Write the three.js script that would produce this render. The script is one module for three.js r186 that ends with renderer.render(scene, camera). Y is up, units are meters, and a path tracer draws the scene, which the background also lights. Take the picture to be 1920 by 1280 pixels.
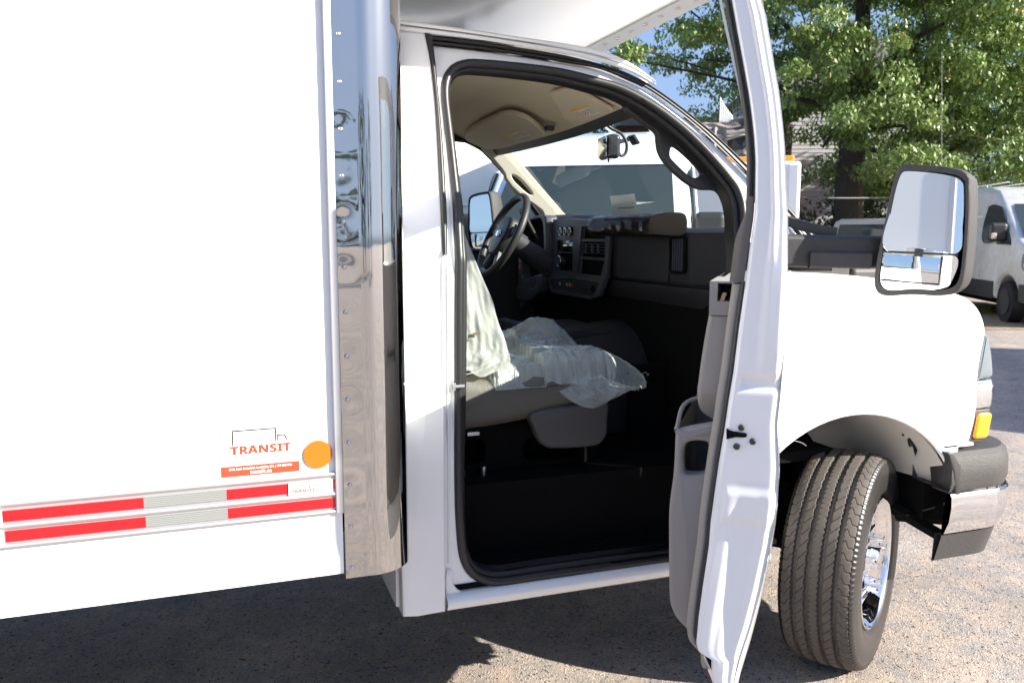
import * as THREE from 'three';
import { mergeGeometries, toCreasedNormals } from 'three/addons/utils/BufferGeometryUtils.js';
import { RoundedBoxGeometry } from 'three/addons/geometries/RoundedBoxGeometry.js';
import { ImprovedNoise } from 'three/addons/math/ImprovedNoise.js';

// ---------------------------------------------------------------- camera, sky, sun, exposure
const scene = new THREE.Scene();
const YAW = 19.2 * Math.PI / 180, PITCH = 7.35 * Math.PI / 180;
const camera = new THREE.PerspectiveCamera(2 * Math.atan(640 / 1550) * 180 / Math.PI, 1024 / 682, 0.05, 900);
camera.position.set(0, 1.46, 0);
camera.lookAt(Math.sin(YAW) * Math.cos(PITCH), 1.46 - Math.sin(PITCH), -Math.cos(YAW) * Math.cos(PITCH));
camera.focus = 2.3; camera.userData.fStop = 8;
const renderer = new THREE.WebGLRenderer({ antialias: true });
renderer.setSize(1024, 682);
renderer.toneMapping = THREE.LinearToneMapping;
renderer.toneMappingExposure = 3.0;
renderer.shadowMap.enabled = true;
const SUN = new THREE.Vector3(1.285, 0.82, 1.0).normalize();
const sun = new THREE.DirectionalLight(new THREE.Color(1.0, 0.93, 0.82), 5.0);
sun.position.copy(SUN).multiplyScalar(40); sun.castShadow = true;
Object.assign(sun.shadow.camera, { left: -25, right: 25, top: 25, bottom: -25, near: 1, far: 100 });
scene.add(sun); scene.add(sun.target);
{ // clear autumn sky: pale at the horizon, bluer overhead, brighter round the sun
  const W = 512, H = 256, d = new Float32Array(W * H * 4), v = new THREE.Vector3();
  for (let j = 0; j < H; j++) for (let i = 0; i < W; i++) {
    const el = ((j + 0.5) / H - 0.5) * Math.PI, az = ((i + 0.5) / W - 0.5) * 2 * Math.PI;
    v.set(Math.cos(el) * Math.cos(az), Math.sin(el), Math.cos(el) * Math.sin(az));
    const t = Math.pow(Math.max(0, v.y), 0.55), k = (j * W + i) * 4;
    const c = Math.max(0, v.dot(SUN)), glow = 0.10 * Math.pow(c, 2) + 0.22 * Math.pow(c, 8) + 0.6 * Math.pow(c, 60);
    const below = v.y < 0 ? 0.40 : 0.98;
    d[k] = (0.185 * (1 - t) + 0.050 * t + glow * 1.0) * below;
    d[k + 1] = (0.245 * (1 - t) + 0.120 * t + glow * 0.92) * below;
    d[k + 2] = (0.330 * (1 - t) + 0.300 * t + glow * 0.8) * below;
    d[k + 3] = 1;
  }
  const sky = new THREE.DataTexture(d, W, H, THREE.RGBAFormat, THREE.FloatType);
  sky.mapping = THREE.EquirectangularReflectionMapping; sky.magFilter = THREE.LinearFilter; sky.needsUpdate = true;
  scene.background = sky; scene.environment = sky;
}

// ---------------------------------------------------------------- helpers
let seed = 7;
const rnd = () => { seed = (seed * 1664525 + 1013904223) >>> 0; return seed / 4294967296; };
const rr = (a, b) => a + (b - a) * rnd();
const noise = new ImprovedNoise();
const V = (x, y, z) => new THREE.Vector3(x, y, z);
const clamp = (x, a = 0, b = 1) => Math.min(b, Math.max(a, x));
const sm = (a, b, x) => { const t = clamp((x - a) / (b - a)); return t * t * (3 - 2 * t); };
const lerp = (a, b, t) => a + (b - a) * t;
const used = {};
const numbered = (n) => { const k = used[n] = (used[n] ?? -1) + 1; return k ? `${n}_${String(k).padStart(3, '0')}` : n; };
function clean(g) { const o = g.index ? g.toNonIndexed() : g; for (const k of Object.keys(o.attributes)) if (!['position', 'normal', 'uv'].includes(k)) o.deleteAttribute(k); if (!o.attributes.uv) o.setAttribute('uv', new THREE.BufferAttribute(new Float32Array(o.attributes.position.count * 2), 2)); return o; }
const merge = (gs) => gs.length === 1 ? gs[0] : mergeGeometries(gs.map(clean), false);
let ORIGIN = V(0, 0, 0);                         // base of the thing being built; geometry is written in world metres
function part(name, geos, mat, parent, label) {
  const g = merge([].concat(geos)).clone(); g.translate(-ORIGIN.x, -ORIGIN.y, -ORIGIN.z);
  const m = new THREE.Mesh(g, mat); m.name = name; m.castShadow = m.receiveShadow = true;
  if (label) m.userData.label = label;
  parent.add(m); return m;
}
function thing(name, label, category, pos = [0, 0, 0], group, turn = 0) {
  const o = new THREE.Group(); o.name = numbered(name); o.position.set(...pos); o.rotation.y = turn;
  o.userData = { label, category }; if (group) o.userData.group = group;
  scene.add(o); return o;
}
function tag(m, label, category, kind) { m.name = numbered(m.name); m.userData = { ...m.userData, label, category }; if (kind) m.userData.kind = kind; return m; }
const box = (x0, x1, y0, y1, z0, z1, r = 0) => {
  const g = r ? new RoundedBoxGeometry(x1 - x0, y1 - y0, z1 - z0, 3, r) : new THREE.BoxGeometry(x1 - x0, y1 - y0, z1 - z0);
  g.translate((x0 + x1) / 2, (y0 + y1) / 2, (z0 + z1) / 2); return g;
};
const curve = (pts, n, closed = false) => new THREE.CatmullRomCurve3(pts.map((p) => V(p[0], p[1], p[2] ?? 0)), closed, 'centripetal').getPoints(n);
const smooth = (pts, n, closed) => curve(pts, n, closed).map((p) => [p.x, p.y]);
function ext(pts, holes, z0, depth, bevel = 0, crease = 0.7) {       // outline in (x, y), extruded from z0 - depth to z0
  const s = new THREE.Shape(pts.map((p) => new THREE.Vector2(p[0], p[1])));
  for (const h of holes || []) s.holes.push(new THREE.Path(h.map((p) => new THREE.Vector2(p[0], p[1]))));
  const g = new THREE.ExtrudeGeometry(s, { depth: depth - 2 * bevel, bevelEnabled: bevel > 0, bevelThickness: bevel, bevelSize: bevel, bevelOffset: -bevel, bevelSegments: 3, curveSegments: 8 });
  g.translate(0, 0, z0 - depth + bevel);
  return crease ? toCreasedNormals(g, crease) : g;
}
// outline in (z, y) on a plane x = x0, thickness towards -x
function extX(pts, holes, x0, depth, bevel = 0) {
  const g = ext(pts.map((p) => [-p[0], p[1]]), (holes || []).map((h) => h.map((p) => [-p[0], p[1]])), 0, depth, bevel);
  const p = g.attributes.position, n = g.attributes.normal;                          // (a, y, d) -> (x0 - depth - d ... , y, -a)
  for (const a of [p, n]) for (let i = 0; i < a.count; i++) { const x = a.getX(i), z = a.getZ(i); a.setXYZ(i, -z, a.getY(i), -x); }
  // mirrored handedness: flip triangles
  for (const a of Object.values(g.attributes)) { const w = a.itemSize; for (let i = 0; i < a.count; i += 3) for (let k = 0; k < w; k++) { const t = a.array[(i + 1) * w + k]; a.array[(i + 1) * w + k] = a.array[(i + 2) * w + k]; a.array[(i + 2) * w + k] = t; } }
  g.translate(x0 - depth, 0, 0);
  return g;
}
const rect = (x0, x1, y0, y1, r = 0, n = 5) => {
  if (!r) return [[x0, y0], [x1, y0], [x1, y1], [x0, y1]];
  const o = []; for (const [cx, cy, a] of [[x1 - r, y0 + r, -90], [x1 - r, y1 - r, 0], [x0 + r, y1 - r, 90], [x0 + r, y0 + r, 180]]) for (let i = 0; i <= n; i++) { const t = (a + 90 * i / n) * Math.PI / 180; o.push([cx + r * Math.cos(t), cy + r * Math.sin(t)]); }
  return o;
};
function grid(fn, nu, nv, uvs = 1) {              // fn(u, v) -> Vector3, u and v from 0 to 1
  const P = [], U = [], I = [];
  for (let j = 0; j <= nv; j++) for (let i = 0; i <= nu; i++) { const p = fn(i / nu, j / nv, i, j); P.push(p.x, p.y, p.z); U.push(i / nu * uvs, j / nv * uvs); }
  for (let j = 0; j < nv; j++) for (let i = 0; i < nu; i++) { const a = j * (nu + 1) + i, b = a + nu + 1; I.push(a, a + 1, b, a + 1, b + 1, b); }
  const g = new THREE.BufferGeometry();
  g.setAttribute('position', new THREE.Float32BufferAttribute(P, 3)); g.setAttribute('uv', new THREE.Float32BufferAttribute(U, 2)); g.setIndex(I); g.computeVertexNormals(); return g;
}
function sweep(path, profile, up = V(0, 0, 1), closedProfile = true) {  // profile [[a, b]]: a along the in-plane normal, b along up
  const n = path.length, m = profile.length, L = closedProfile ? m + 1 : m;
  const F = path.map((p, i) => { const t = path[Math.min(i + 1, n - 1)].clone().sub(path[Math.max(i - 1, 0)]).normalize(); const nn = V().crossVectors(up, t).normalize(); const b = V().crossVectors(t, nn); return { p, nn, b }; });
  return grid((u, v, i, j) => { const f = F[j], q = profile[i % m]; return f.p.clone().addScaledVector(f.nn, q[0]).addScaledVector(f.b, q[1]); }, L - 1, n - 1);
}
const ring = (ra, rb, n = 10) => Array.from({ length: n }, (_, i) => [ra * Math.cos(i / n * 2 * Math.PI), rb * Math.sin(i / n * 2 * Math.PI)]);
const tube = (pts, r, n = 24, m = 8, closed = false) => new THREE.TubeGeometry(new THREE.CatmullRomCurve3(pts.map((p) => p.isVector3 ? p : V(...p)), closed, 'centripetal'), n, r, m, closed);
const cyl = (a, b, r, r2 = r, n = 14) => { const A = V(...a), B = V(...b), d = B.clone().sub(A), g = new THREE.CylinderGeometry(r2, r, d.length(), n); g.applyQuaternion(new THREE.Quaternion().setFromUnitVectors(V(0, 1, 0), d.clone().normalize())); const c = A.add(B).multiplyScalar(0.5); g.translate(c.x, c.y, c.z); return g; };
const beam = (a, b, w, h) => { const A = V(...a), B = V(...b), d = B.clone().sub(A), g = new THREE.BoxGeometry(w, d.length(), h); g.applyQuaternion(new THREE.Quaternion().setFromUnitVectors(V(0, 1, 0), d.clone().normalize())); const c = A.add(B).multiplyScalar(0.5); g.translate(c.x, c.y, c.z); return g; };

// ---------------------------------------------------------------- textures
function dataTex(n, fn, srgb = true, rx = 1, ry = rx) {
  const d = new Uint8Array(n * n * 4);
  for (let j = 0; j < n; j++) for (let i = 0; i < n; i++) { const c = fn(i, j); const k = (j * n + i) * 4; for (let q = 0; q < 3; q++) d[k + q] = clamp(c[q] ?? c[0]) * 255; d[k + 3] = 255; }
  const t = new THREE.DataTexture(d, n, n); t.wrapS = t.wrapT = THREE.RepeatWrapping; t.magFilter = t.minFilter = THREE.LinearFilter; t.repeat.set(rx, ry); if (srgb) t.colorSpace = THREE.SRGBColorSpace; t.needsUpdate = true; return t;
}
function tileNoise(n, cells, sd) {                // periodic value noise, n x n
  const g = new Float32Array(cells * cells); let s = sd * 7919 + 13; for (let i = 0; i < g.length; i++) { s = (s * 1664525 + 1013904223) >>> 0; g[i] = s / 4294967296; }
  const o = new Float32Array(n * n);
  for (let j = 0; j < n; j++) { const y = j / n * cells, y0 = y | 0, fy = y - y0, wy = fy * fy * (3 - 2 * fy), r0 = (y0 % cells) * cells, r1 = ((y0 + 1) % cells) * cells;
    for (let i = 0; i < n; i++) { const x = i / n * cells, x0 = x | 0, fx = x - x0, wx = fx * fx * (3 - 2 * fx), c0 = x0 % cells, c1 = (x0 + 1) % cells; o[j * n + i] = lerp(lerp(g[r0 + c0], g[r0 + c1], wx), lerp(g[r1 + c0], g[r1 + c1], wx), wy); } }
  return o;
}
function canvasTex(w, h, draw) { const c = document.createElement('canvas'); c.width = w; c.height = h; const x = c.getContext('2d'); draw(x, w, h); const t = new THREE.CanvasTexture(c); t.colorSpace = THREE.SRGBColorSpace; t.anisotropy = 8; return t; }
const noiseMap = (n, lo, hi, cells, sd, rep = 1) => { const a = tileNoise(n, cells, sd), b = tileNoise(n, cells * 4, sd + 1); return dataTex(n, (i, j) => { const v = lerp(lo, hi, 0.6 * a[j * n + i] + 0.4 * b[j * n + i]); return [v, v, v]; }, false, rep); };

// ---------------------------------------------------------------- materials
const col = (r, g, b) => new THREE.Color().setRGB(r, g, b);
const std = (c, rough, o = {}) => new THREE.MeshStandardMaterial({ color: c, roughness: rough, side: THREE.DoubleSide, ...o });
const phy = (c, rough, o = {}) => new THREE.MeshPhysicalMaterial({ color: c, roughness: rough, side: THREE.DoubleSide, ...o });
const grainBump = noiseMap(256, 0, 1, 48, 31, 6);
const M = {
  paint: phy(col(0.80, 0.80, 0.80), 0.35, { clearcoat: 1, clearcoatRoughness: 0.04 }),
  panel: phy(col(0.82, 0.82, 0.81), 0.38, { clearcoat: 0.5, clearcoatRoughness: 0.12 }),
  under: phy(col(0.74, 0.73, 0.70), 0.3, { clearcoat: 0.8, clearcoatRoughness: 0.1 }),
  chrome: std(col(0.86, 0.86, 0.88), 0.035, { metalness: 1 }),
  stainless: std(col(0.53, 0.52, 0.515), 0.03, { metalness: 1 }),
  alu: std(col(0.56, 0.56, 0.57), 0.45, { metalness: 0.75 }),
  steel: std(col(0.6, 0.6, 0.6), 0.3, { metalness: 1 }),
  rubber: std(col(0.018, 0.018, 0.02), 0.42),
  blackPlastic: std(col(0.030, 0.029, 0.029), 0.5, { bumpMap: grainBump, bumpScale: 0.0004 }),
  bumperPlastic: std(col(0.048, 0.045, 0.045), 0.55, { bumpMap: grainBump, bumpScale: 0.0008 }),
  dash: phy(col(0.031, 0.031, 0.035), 0.6, { specularIntensity: 0.55, bumpMap: grainBump, bumpScale: 0.0004 }),
  bezel: std(col(0.060, 0.063, 0.078), 0.45),
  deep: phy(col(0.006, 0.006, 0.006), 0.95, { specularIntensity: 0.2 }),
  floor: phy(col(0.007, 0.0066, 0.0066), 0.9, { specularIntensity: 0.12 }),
  liner: std(col(0.66, 0.575, 0.435), 0.9),
  pillar: std(col(0.50, 0.47, 0.40), 0.75),
  darkTrim: std(col(0.045, 0.043, 0.042), 0.6),
  trim: std(col(0.31, 0.288, 0.266), 0.6, { bumpMap: grainBump, bumpScale: 0.0005 }),
  trimDark: std(col(0.25, 0.23, 0.215), 0.6),
  seat: std(col(0.098, 0.093, 0.080), 0.62, { bumpMap: grainBump, bumpScale: 0.0006 }),
  flap: std(col(0.065, 0.062, 0.062), 0.6),
  glass: phy(col(0.90, 0.965, 0.95), 0.0, { transmission: 1, thickness: 0, ior: 1.5 }),
  film: phy(col(0.97, 0.97, 0.97), 0.015, { transmission: 0.995, specularIntensity: 0.35, thickness: 0, ior: 1.5 }),
  bag: phy(col(0.88, 0.93, 0.91), 0.32, { transmission: 0.76, bumpMap: dataTex(512, (() => { const p = tileNoise(512, 9, 61), q = tileNoise(512, 23, 62), r = tileNoise(512, 60, 63); return (i, j) => { const k = j * 512 + i, f = (x) => 1 - 2 * Math.abs(x - 0.5); return [0.55 * Math.pow(f(p[k]), 3) + 0.3 * Math.pow(f(q[k]), 3) + 0.15 * f(r[k])]; }; })(), false, 1.5), bumpScale: 0.006, thickness: 0, ior: 1.45 }),
  bagEdge: phy(col(0.62, 0.64, 0.60), 0.40, { transmission: 0.55, thickness: 0 }),
  mirror: std(col(0.90, 0.93, 0.93), 0.0, { metalness: 1 }),
  headLens: phy(col(0.17, 0.20, 0.225), 0.10, { clearcoat: 1 }),
  amber: phy(col(0.95, 0.36, 0.01), 0.25, { clearcoat: 1 }),
  white: std(col(0.8, 0.8, 0.79), 0.5),
  grey: std(col(0.2, 0.2, 0.2), 0.6),
  redPlastic: std(col(0.5, 0.02, 0.02), 0.5),
  rust: std(col(0.16, 0.055, 0.025), 0.8),
  vanPaint: phy(col(0.78, 0.78, 0.77), 0.4, { clearcoat: 0.8, clearcoatRoughness: 0.1 }),
  vanGlass: phy(col(0.036, 0.048, 0.047), 0.06, { specularIntensity: 0.7 }),
  cladding: std(col(0.035, 0.034, 0.034), 0.6),
};

// ---------------------------------------------------------------- ground
{
  const N = 2048, a = tileNoise(N, 8, 1), b = tileNoise(N, 40, 2), c = tileNoise(N, 170, 3), d = tileNoise(N, 420, 4), e = tileNoise(N, 900, 5), f = tileNoise(N, 260, 9);
  const h = new Float32Array(N * N);
  const map = dataTex(N, (i, j) => {
    const k = j * N + i, pit = sm(0.74, 0.82, f[k] * 0.45 + d[k] * 0.60), stone = sm(0.60, 0.80, d[k] * 0.7 + e[k] * 0.4);
    let v = 0.53 + 0.09 * (a[k] - 0.5) + 0.06 * (b[k] - 0.5) + 0.05 * (c[k] - 0.5) + 0.07 * (d[k] - 0.5) + 0.10 * (e[k] - 0.5);
    v += 0.04 * stone; v *= 1 - 0.55 * pit; h[k] = clamp(0.5 + 0.3 * stone - 0.5 * pit + 0.25 * (c[k] - 0.5) + 0.3 * (e[k] - 0.5));
    const w = 0.03 * (b[k] - 0.5);
    return [v * 1.06 + w, v * 0.987, v * 0.925 - w];
  }, true);
  const bump = dataTex(N, (i, j) => [h[j * N + i]], false);
  const S = 340; const g = new THREE.PlaneGeometry(S, S, 1, 1); g.rotateX(-Math.PI / 2);
  const u = g.attributes.uv; for (let i = 0; i < u.count; i++) u.setXY(i, u.getX(i) * S / 2.3, u.getY(i) * S / 2.3);
  const ground = new THREE.Mesh(g, std(0xffffff, 0.92, { map, bumpMap: bump, bumpScale: 0.0035 })); ground.name = 'asphalt_ground';
  ground.position.set(20, 0, -20); ground.receiveShadow = true; ground.userData = { kind: 'structure', label: 'worn sunlit grey asphalt of the parking lot', category: 'ground' }; scene.add(ground);
  // strip of tan dirt where the far vans are parked, and grass at its back
  const dirtMap = dataTex(512, (() => { const p = tileNoise(512, 30, 71), q = tileNoise(512, 140, 72); return (i, j) => { const v = 0.46 + 0.12 * (p[j * 512 + i] - 0.5) + 0.16 * (q[j * 512 + i] - 0.5); return [v * 1.1, v * 0.97, v * 0.80]; }; })(), true);
  const dg = new THREE.PlaneGeometry(60, 4.2, 60, 4); dg.rotateX(-Math.PI / 2); { const p = dg.attributes.position, uu = dg.attributes.uv; for (let i = 0; i < p.count; i++) { uu.setXY(i, p.getX(i) / 2, p.getZ(i) / 2); p.setZ(i, p.getZ(i) + 0.35 * noise.noise(p.getX(i) * 0.7, p.getZ(i), 3)); } }
  const dirt = new THREE.Mesh(dg, std(0xffffff, 0.95, { map: dirtMap })); dirt.name = 'dirt_strip'; dirt.rotation.y = -0.34; dirt.position.set(13.4, 0.004, -10.9); dirt.receiveShadow = true;
  dirt.userData = { kind: 'structure', label: 'tan dirt strip along the row of parked vans', category: 'ground' }; scene.add(dirt);
  // loose grit on the asphalt near the truck
  const st = new THREE.IcosahedronGeometry(1, 0), im = new THREE.InstancedMesh(st, std(0xffffff, 0.9), 1800); im.name = 'gravel'; const mm = new THREE.Matrix4(), qq = new THREE.Quaternion(), cc = new THREE.Color();
  for (let i = 0; i < 1800; i++) { const s = 0.001 + 0.003 * Math.pow(rnd(), 5); const v = rr(0.03, 0.26); mm.compose(V(rr(0.2, 5.2), s * 0.3, rr(-4.6, -1.2)), qq.setFromEuler(new THREE.Euler(rr(0, 6), rr(0, 6), rr(0, 6))), V(s * rr(0.8, 1.6), s * 0.7, s)); im.setMatrixAt(i, mm); im.setColorAt(i, cc.setRGB(v, v * 0.94, v * 0.86)); }
  im.receiveShadow = im.castShadow = true; im.userData = { kind: 'stuff', label: 'loose grit scattered over the asphalt', category: 'gravel' }; scene.add(im);
}

// ================================================================ THE TRUCK
const ZN = -2.05, ZC = -3.0, T = V(1.9, 0, ZC);
ORIGIN = T;
const truck = thing('box_truck', 'white box truck with its passenger door open and chrome front corner', 'box truck', [T.x, 0, T.z]);
const lean = (g, k = 0.30) => { const p = g.attributes.position; for (let i = 0; i < p.count; i++) { const y = p.getY(i); if (y > 1.4) p.setZ(i, p.getZ(i) - k * (y - 1.4)); } g.computeVertexNormals(); return g; };
const zside = (y, k = 0.30) => ZN - (y > 1.4 ? k * (y - 1.4) : 0);
const zfar = (y) => -3.95 + (y > 1.4 ? 0.45 * (y - 1.4) : 0);

// ---------------------------------------------------------------- cargo box
{
  part('underside', [box(-5.2, 0.28, 0.845, 0.858, -4.13, -1.87), box(0.45, 1.45, 0.46, 0.49, -3.9, -2.10)], M.deep, truck);
  const body = part('cargo_box', [box(-5.2, 0.232, 0.69, 3.25, -1.862, -1.84), box(-5.2, 0.232, 0.69, 3.25, -4.16, -4.138), box(-5.2, 0.28, 0.86, 0.90, -4.13, -1.87), box(-5.2, 0.398, 3.2, 3.25, -4.13, -1.87), box(0.37, 0.398, 0.70, 3.2, -4.05, -1.965), box(-5.2, -5.16, 0.9, 3.2, -4.13, -1.87)], M.panel, truck, 'smooth white side panel');
  part('chassis_rail', [box(-5.0, 2.2, 0.52, 0.72, -2.66, -2.58), box(-5.0, 2.2, 0.52, 0.72, -3.42, -3.34), box(-4.2, -4.1, 0.55, 0.7, -4.1, -1.9), box(-0.6, -0.5, 0.72, 0.86, -4.1, -1.9)], M.deep, truck);
  { const ws = []; for (const z of [-2.12, -3.88]) { const g = new THREE.CylinderGeometry(0.37, 0.37, 0.26, 32); g.rotateX(Math.PI / 2); g.translate(-3.2, 0.37, z); ws.push(g); } for (const w of ws) part('wheel', w, M.rubber, truck); }
  // cab-over attic
  const at = part('attic', [box(0.40, 1.455, 2.185, 2.21, -4.13, -1.87), box(1.435, 1.455, 2.21, 3.25, -4.13, -1.87), box(0.40, 1.455, 2.185, 3.25, -1.87, -1.845), box(0.40, 1.455, 2.185, 3.25, -4.155, -4.13), box(0.40, 1.455, 3.2, 3.25, -4.13, -1.87)], M.under, truck, 'glossy white underside of the overhang above the cab');
  const rail = part('attic_rail', [box(1.372, 1.462, 2.179, 2.1845, -4.1, -1.88), box(1.4555, 1.462, 2.1845, 2.26, -4.1, -1.88)], M.alu, at, 'aluminium edge rail with a row of bolts');
  for (let i = 0; i < 16; i++) { const g = new THREE.SphereGeometry(0.0095, 10, 6); g.scale(1, 0.7, 1); g.translate(1.408, 2.178, -1.897 - i * 0.107); part('bolt', g, M.steel, at); }
  // rub rail with two channels
  const prof = [[0, 0.932], [0.008, 0.931], [0.010, 0.928], [0.009, 0.925], [0.004, 0.920], [0.0035, 0.889], [0.008, 0.886], [0.010, 0.882], [0.008, 0.878], [0.004, 0.874], [0.0035, 0.847], [0.008, 0.845], [0.010, 0.841], [0.008, 0.8375], [0, 0.8365]];
  const rg = grid((u, v, i, j) => V(lerp(-5.2, 0.218, u), prof[j][1], -1.84 + prof[j][0]), 1, prof.length - 1);
  const rr_ = part('rub_rail', toCreasedNormals(rg.toNonIndexed(), 0.3), M.alu, truck, 'aluminium rub rail along the lower box side');
  const comb = (bg, dot) => canvasTex(1024, 96, (x, w, h) => { x.fillStyle = bg; x.fillRect(0, 0, w, h); x.fillStyle = dot; for (let r = 0; r < 6; r++) for (let c = 0; c < 66; c++) { x.beginPath(); x.arc(c * 16 + (r % 2) * 8, r * 17 + 6, 4.6, 0, 7); x.fill(); } });
  const red = phy(0xffffff, 0.3, { map: comb('#c8101a', '#a80d14'), clearcoat: 0.6 }), wht = phy(0xffffff, 0.3, { map: comb('#8a8d8b', '#4a4e4c'), clearcoat: 0.6 });
  for (const [y0, y1, segs] of [[0.8915, 0.9145, [[-1.2, -0.438, red, 0], [-0.437, -0.179, red], [-0.1785, -0.0145, wht], [-0.014, 0.2165, red]]], [0.8495, 0.8725, [[-1.2, -0.438, red, 0], [-0.435, -0.177, red], [-0.1765, -0.0135, wht], [-0.013, 0.2165, red]]]])
    for (const [x0, x1, mt, off] of segs) part('reflective_strip', box(x0, x1, y0, y1, -1.8365, -1.8345), off === 0 ? M.white : mt, rr_, off === 0 ? undefined : mt === red ? 'red retroreflective strip' : 'white retroreflective strip');
  // corner trim and chrome wrap
  part('corner_trim', [box(0.2175, 0.2345, 0.836, 3.25, -1.8395, -1.828, 0.002)], M.alu, body);
  const R = 0.097, cx = 0.305, cz = -1.84 - R, flat = cx - 0.2365, arc = R * Math.PI / 2, tail = 0.05, tot = flat + arc + tail, RY = []; for (let y = 0.70; y < 3.2; y += 0.0985) RY.push(y);
  const chrome = grid((u, v) => {
    const s = u * tot, y = lerp(0.676, 3.25, v); let x, z, nx, nz;
    if (s < flat) { x = 0.2365 + s; z = -1.84; nx = 0; nz = 1; } else if (s < flat + arc) { const a = (s - flat) / R; nx = Math.sin(a); nz = Math.cos(a); x = cx + R * nx; z = cz + R * nz; } else { x = cx + R; z = cz - (s - flat - arc); nx = 1; nz = 0; }
    let d = 0.0005 * noise.noise(s * 14, y * 5, 1.3) * sm(tot, flat, s) + 0.0007 * noise.noise(s * 6, y * 2.2, 7.3) + 0.00003 * noise.noise(s * 60, y * 26, 4.2);
    for (const ry of RY) { const dd = ((y - ry) ** 2) / (0.0007 + 0.0012 * Math.abs(noise.noise(ry * 9, 1, 1))) + ((s - 0.014) ** 2) / 0.0009; if (dd < 9) d -= 0.0016 * (0.25 + Math.abs(noise.noise(ry * 17, 3, 2))) * Math.exp(-dd); }
    d += 0.0014 * sm(0.05, 0.068, s) * sm(0.09, 0.07, s);
    return V(x + nx * d, y, z + nz * d);
  }, 84, 620);
  const cc = part('chrome_corner', chrome, M.stainless, truck, 'mirror polished metal corner with a row of rivets');
  for (const y of RY) { const g = new THREE.SphereGeometry(0.0052, 10, 8); g.scale(1, 1, 0.7); g.translate(0.2505, y, -1.8395); part('rivet', g, M.steel, cc); }
  // sticker, plate, reflector
  const decal = (x0, x1, y0, y1, z, tex, name, label, par, thick = 0.0012) => { const g = box(x0, x1, y0, y1, z - thick, z); return part(name, g, std(0xffffff, 0.4, { map: tex }), par, label); };
  const logo = (x, ox, oy, s) => { x.save(); x.translate(ox, oy); x.scale(s, s); x.strokeStyle = '#161616'; x.lineWidth = 11; x.beginPath(); x.moveTo(4, 120); x.lineTo(4, 4); x.lineTo(330, 4); x.lineTo(330, 104); x.stroke(); x.beginPath(); x.moveTo(346, 104); x.lineTo(346, 58); x.lineTo(396, 58); x.lineTo(420, 104); x.stroke(); x.fillStyle = '#e2452c'; x.font = 'bold 84px sans-serif'; x.save(); x.translate(-18, 186); x.scale(462 / x.measureText('TRANSIT').width, 1); x.fillText('TRANSIT', 0, 0); x.lineWidth = 5; x.strokeStyle = '#e2452c'; x.strokeText('TRANSIT', 0, 0); x.restore(); x.restore(); };
  const stk = canvasTex(1024, 680, (x, w, h) => {
    x.fillStyle = '#f4f4f3'; x.fillRect(0, 0, w, h); x.strokeStyle = '#9c9894'; x.lineWidth = 8; x.strokeRect(3, 3, w - 6, h - 6);
    logo(x, 155, 66, 1.72);
    x.fillStyle = '#e5472e'; x.fillRect(0, h - 142, w, 142); x.fillStyle = '#fff'; x.textAlign = 'center'; x.font = 'bold 40px sans-serif'; const t = '2600, boul. Industriel, Laval (Qc), H7L | 877 382-0104'; x.save(); x.translate(w / 2, h - 86); x.scale(Math.min(1, 830 / x.measureText(t).width), 1); x.fillText(t, 0, 0); x.restore(); x.font = 'bold 62px sans-serif'; x.fillText('transit.ca', w / 2, h - 22);
  });
  decal(-0.023, 0.1405, 0.9405, 1.053, -1.8388, stk, 'sticker', 'white and orange sticker with a truck outline above TRANSIT', body);
  const pl = canvasTex(512, 168, (x, w, h) => { x.fillStyle = '#dedbd6'; x.fillRect(0, 0, w, h); logo(x, 44, 24, 0.58); x.fillStyle = '#9c9a96'; x.font = '15px sans-serif'; ['', 'NO. DE SERIE', '', 'ANNEE  MOIS', ''].forEach((t, i) => { x.fillStyle = '#b4b0aa'; x.fillRect(320, 22 + i * 28, i % 2 ? 150 : 90, 6); }); for (const [a, b] of [[14, 16], [498, 16], [14, 152], [498, 152]]) { x.strokeStyle = '#b06060'; x.lineWidth = 3; x.beginPath(); x.arc(a, b, 8, 0, 7); x.stroke(); } x.fillStyle = '#a8a49e'; x.fillRect(60, 138, 120, 5); });
  decal(0.115, 0.2115, 0.8875, 0.9165, -1.8318, pl, 'name_plate', 'small metal plate printed TRANSIT over the red strip', rr_, 0.0022);
  const hc = canvasTex(256, 256, (x, w, h) => { x.fillStyle = '#d07002'; x.fillRect(0, 0, w, h); x.fillStyle = '#9c4302'; for (let r = 0; r < 18; r++) for (let c = 0; c < 18; c++) { x.beginPath(); x.arc(c * 15 + (r % 2) * 7.5, r * 15, 4.2, 0, 7); x.fill(); } });
  const rg2 = new THREE.CylinderGeometry(0.0312, 0.0325, 0.004, 48); rg2.rotateX(Math.PI / 2); rg2.translate(0.1815, 0.9745, -1.838); { const u = rg2.attributes.uv, p = rg2.attributes.position; for (let i = 0; i < u.count; i++) u.setXY(i, (p.getX(i) - 0.15) / 0.066, (p.getY(i) - 0.94) / 0.066); }
  part('reflector', rg2, phy(0xffffff, 0.25, { map: hc, clearcoat: 1 }), body, 'round amber reflector');
}

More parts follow.
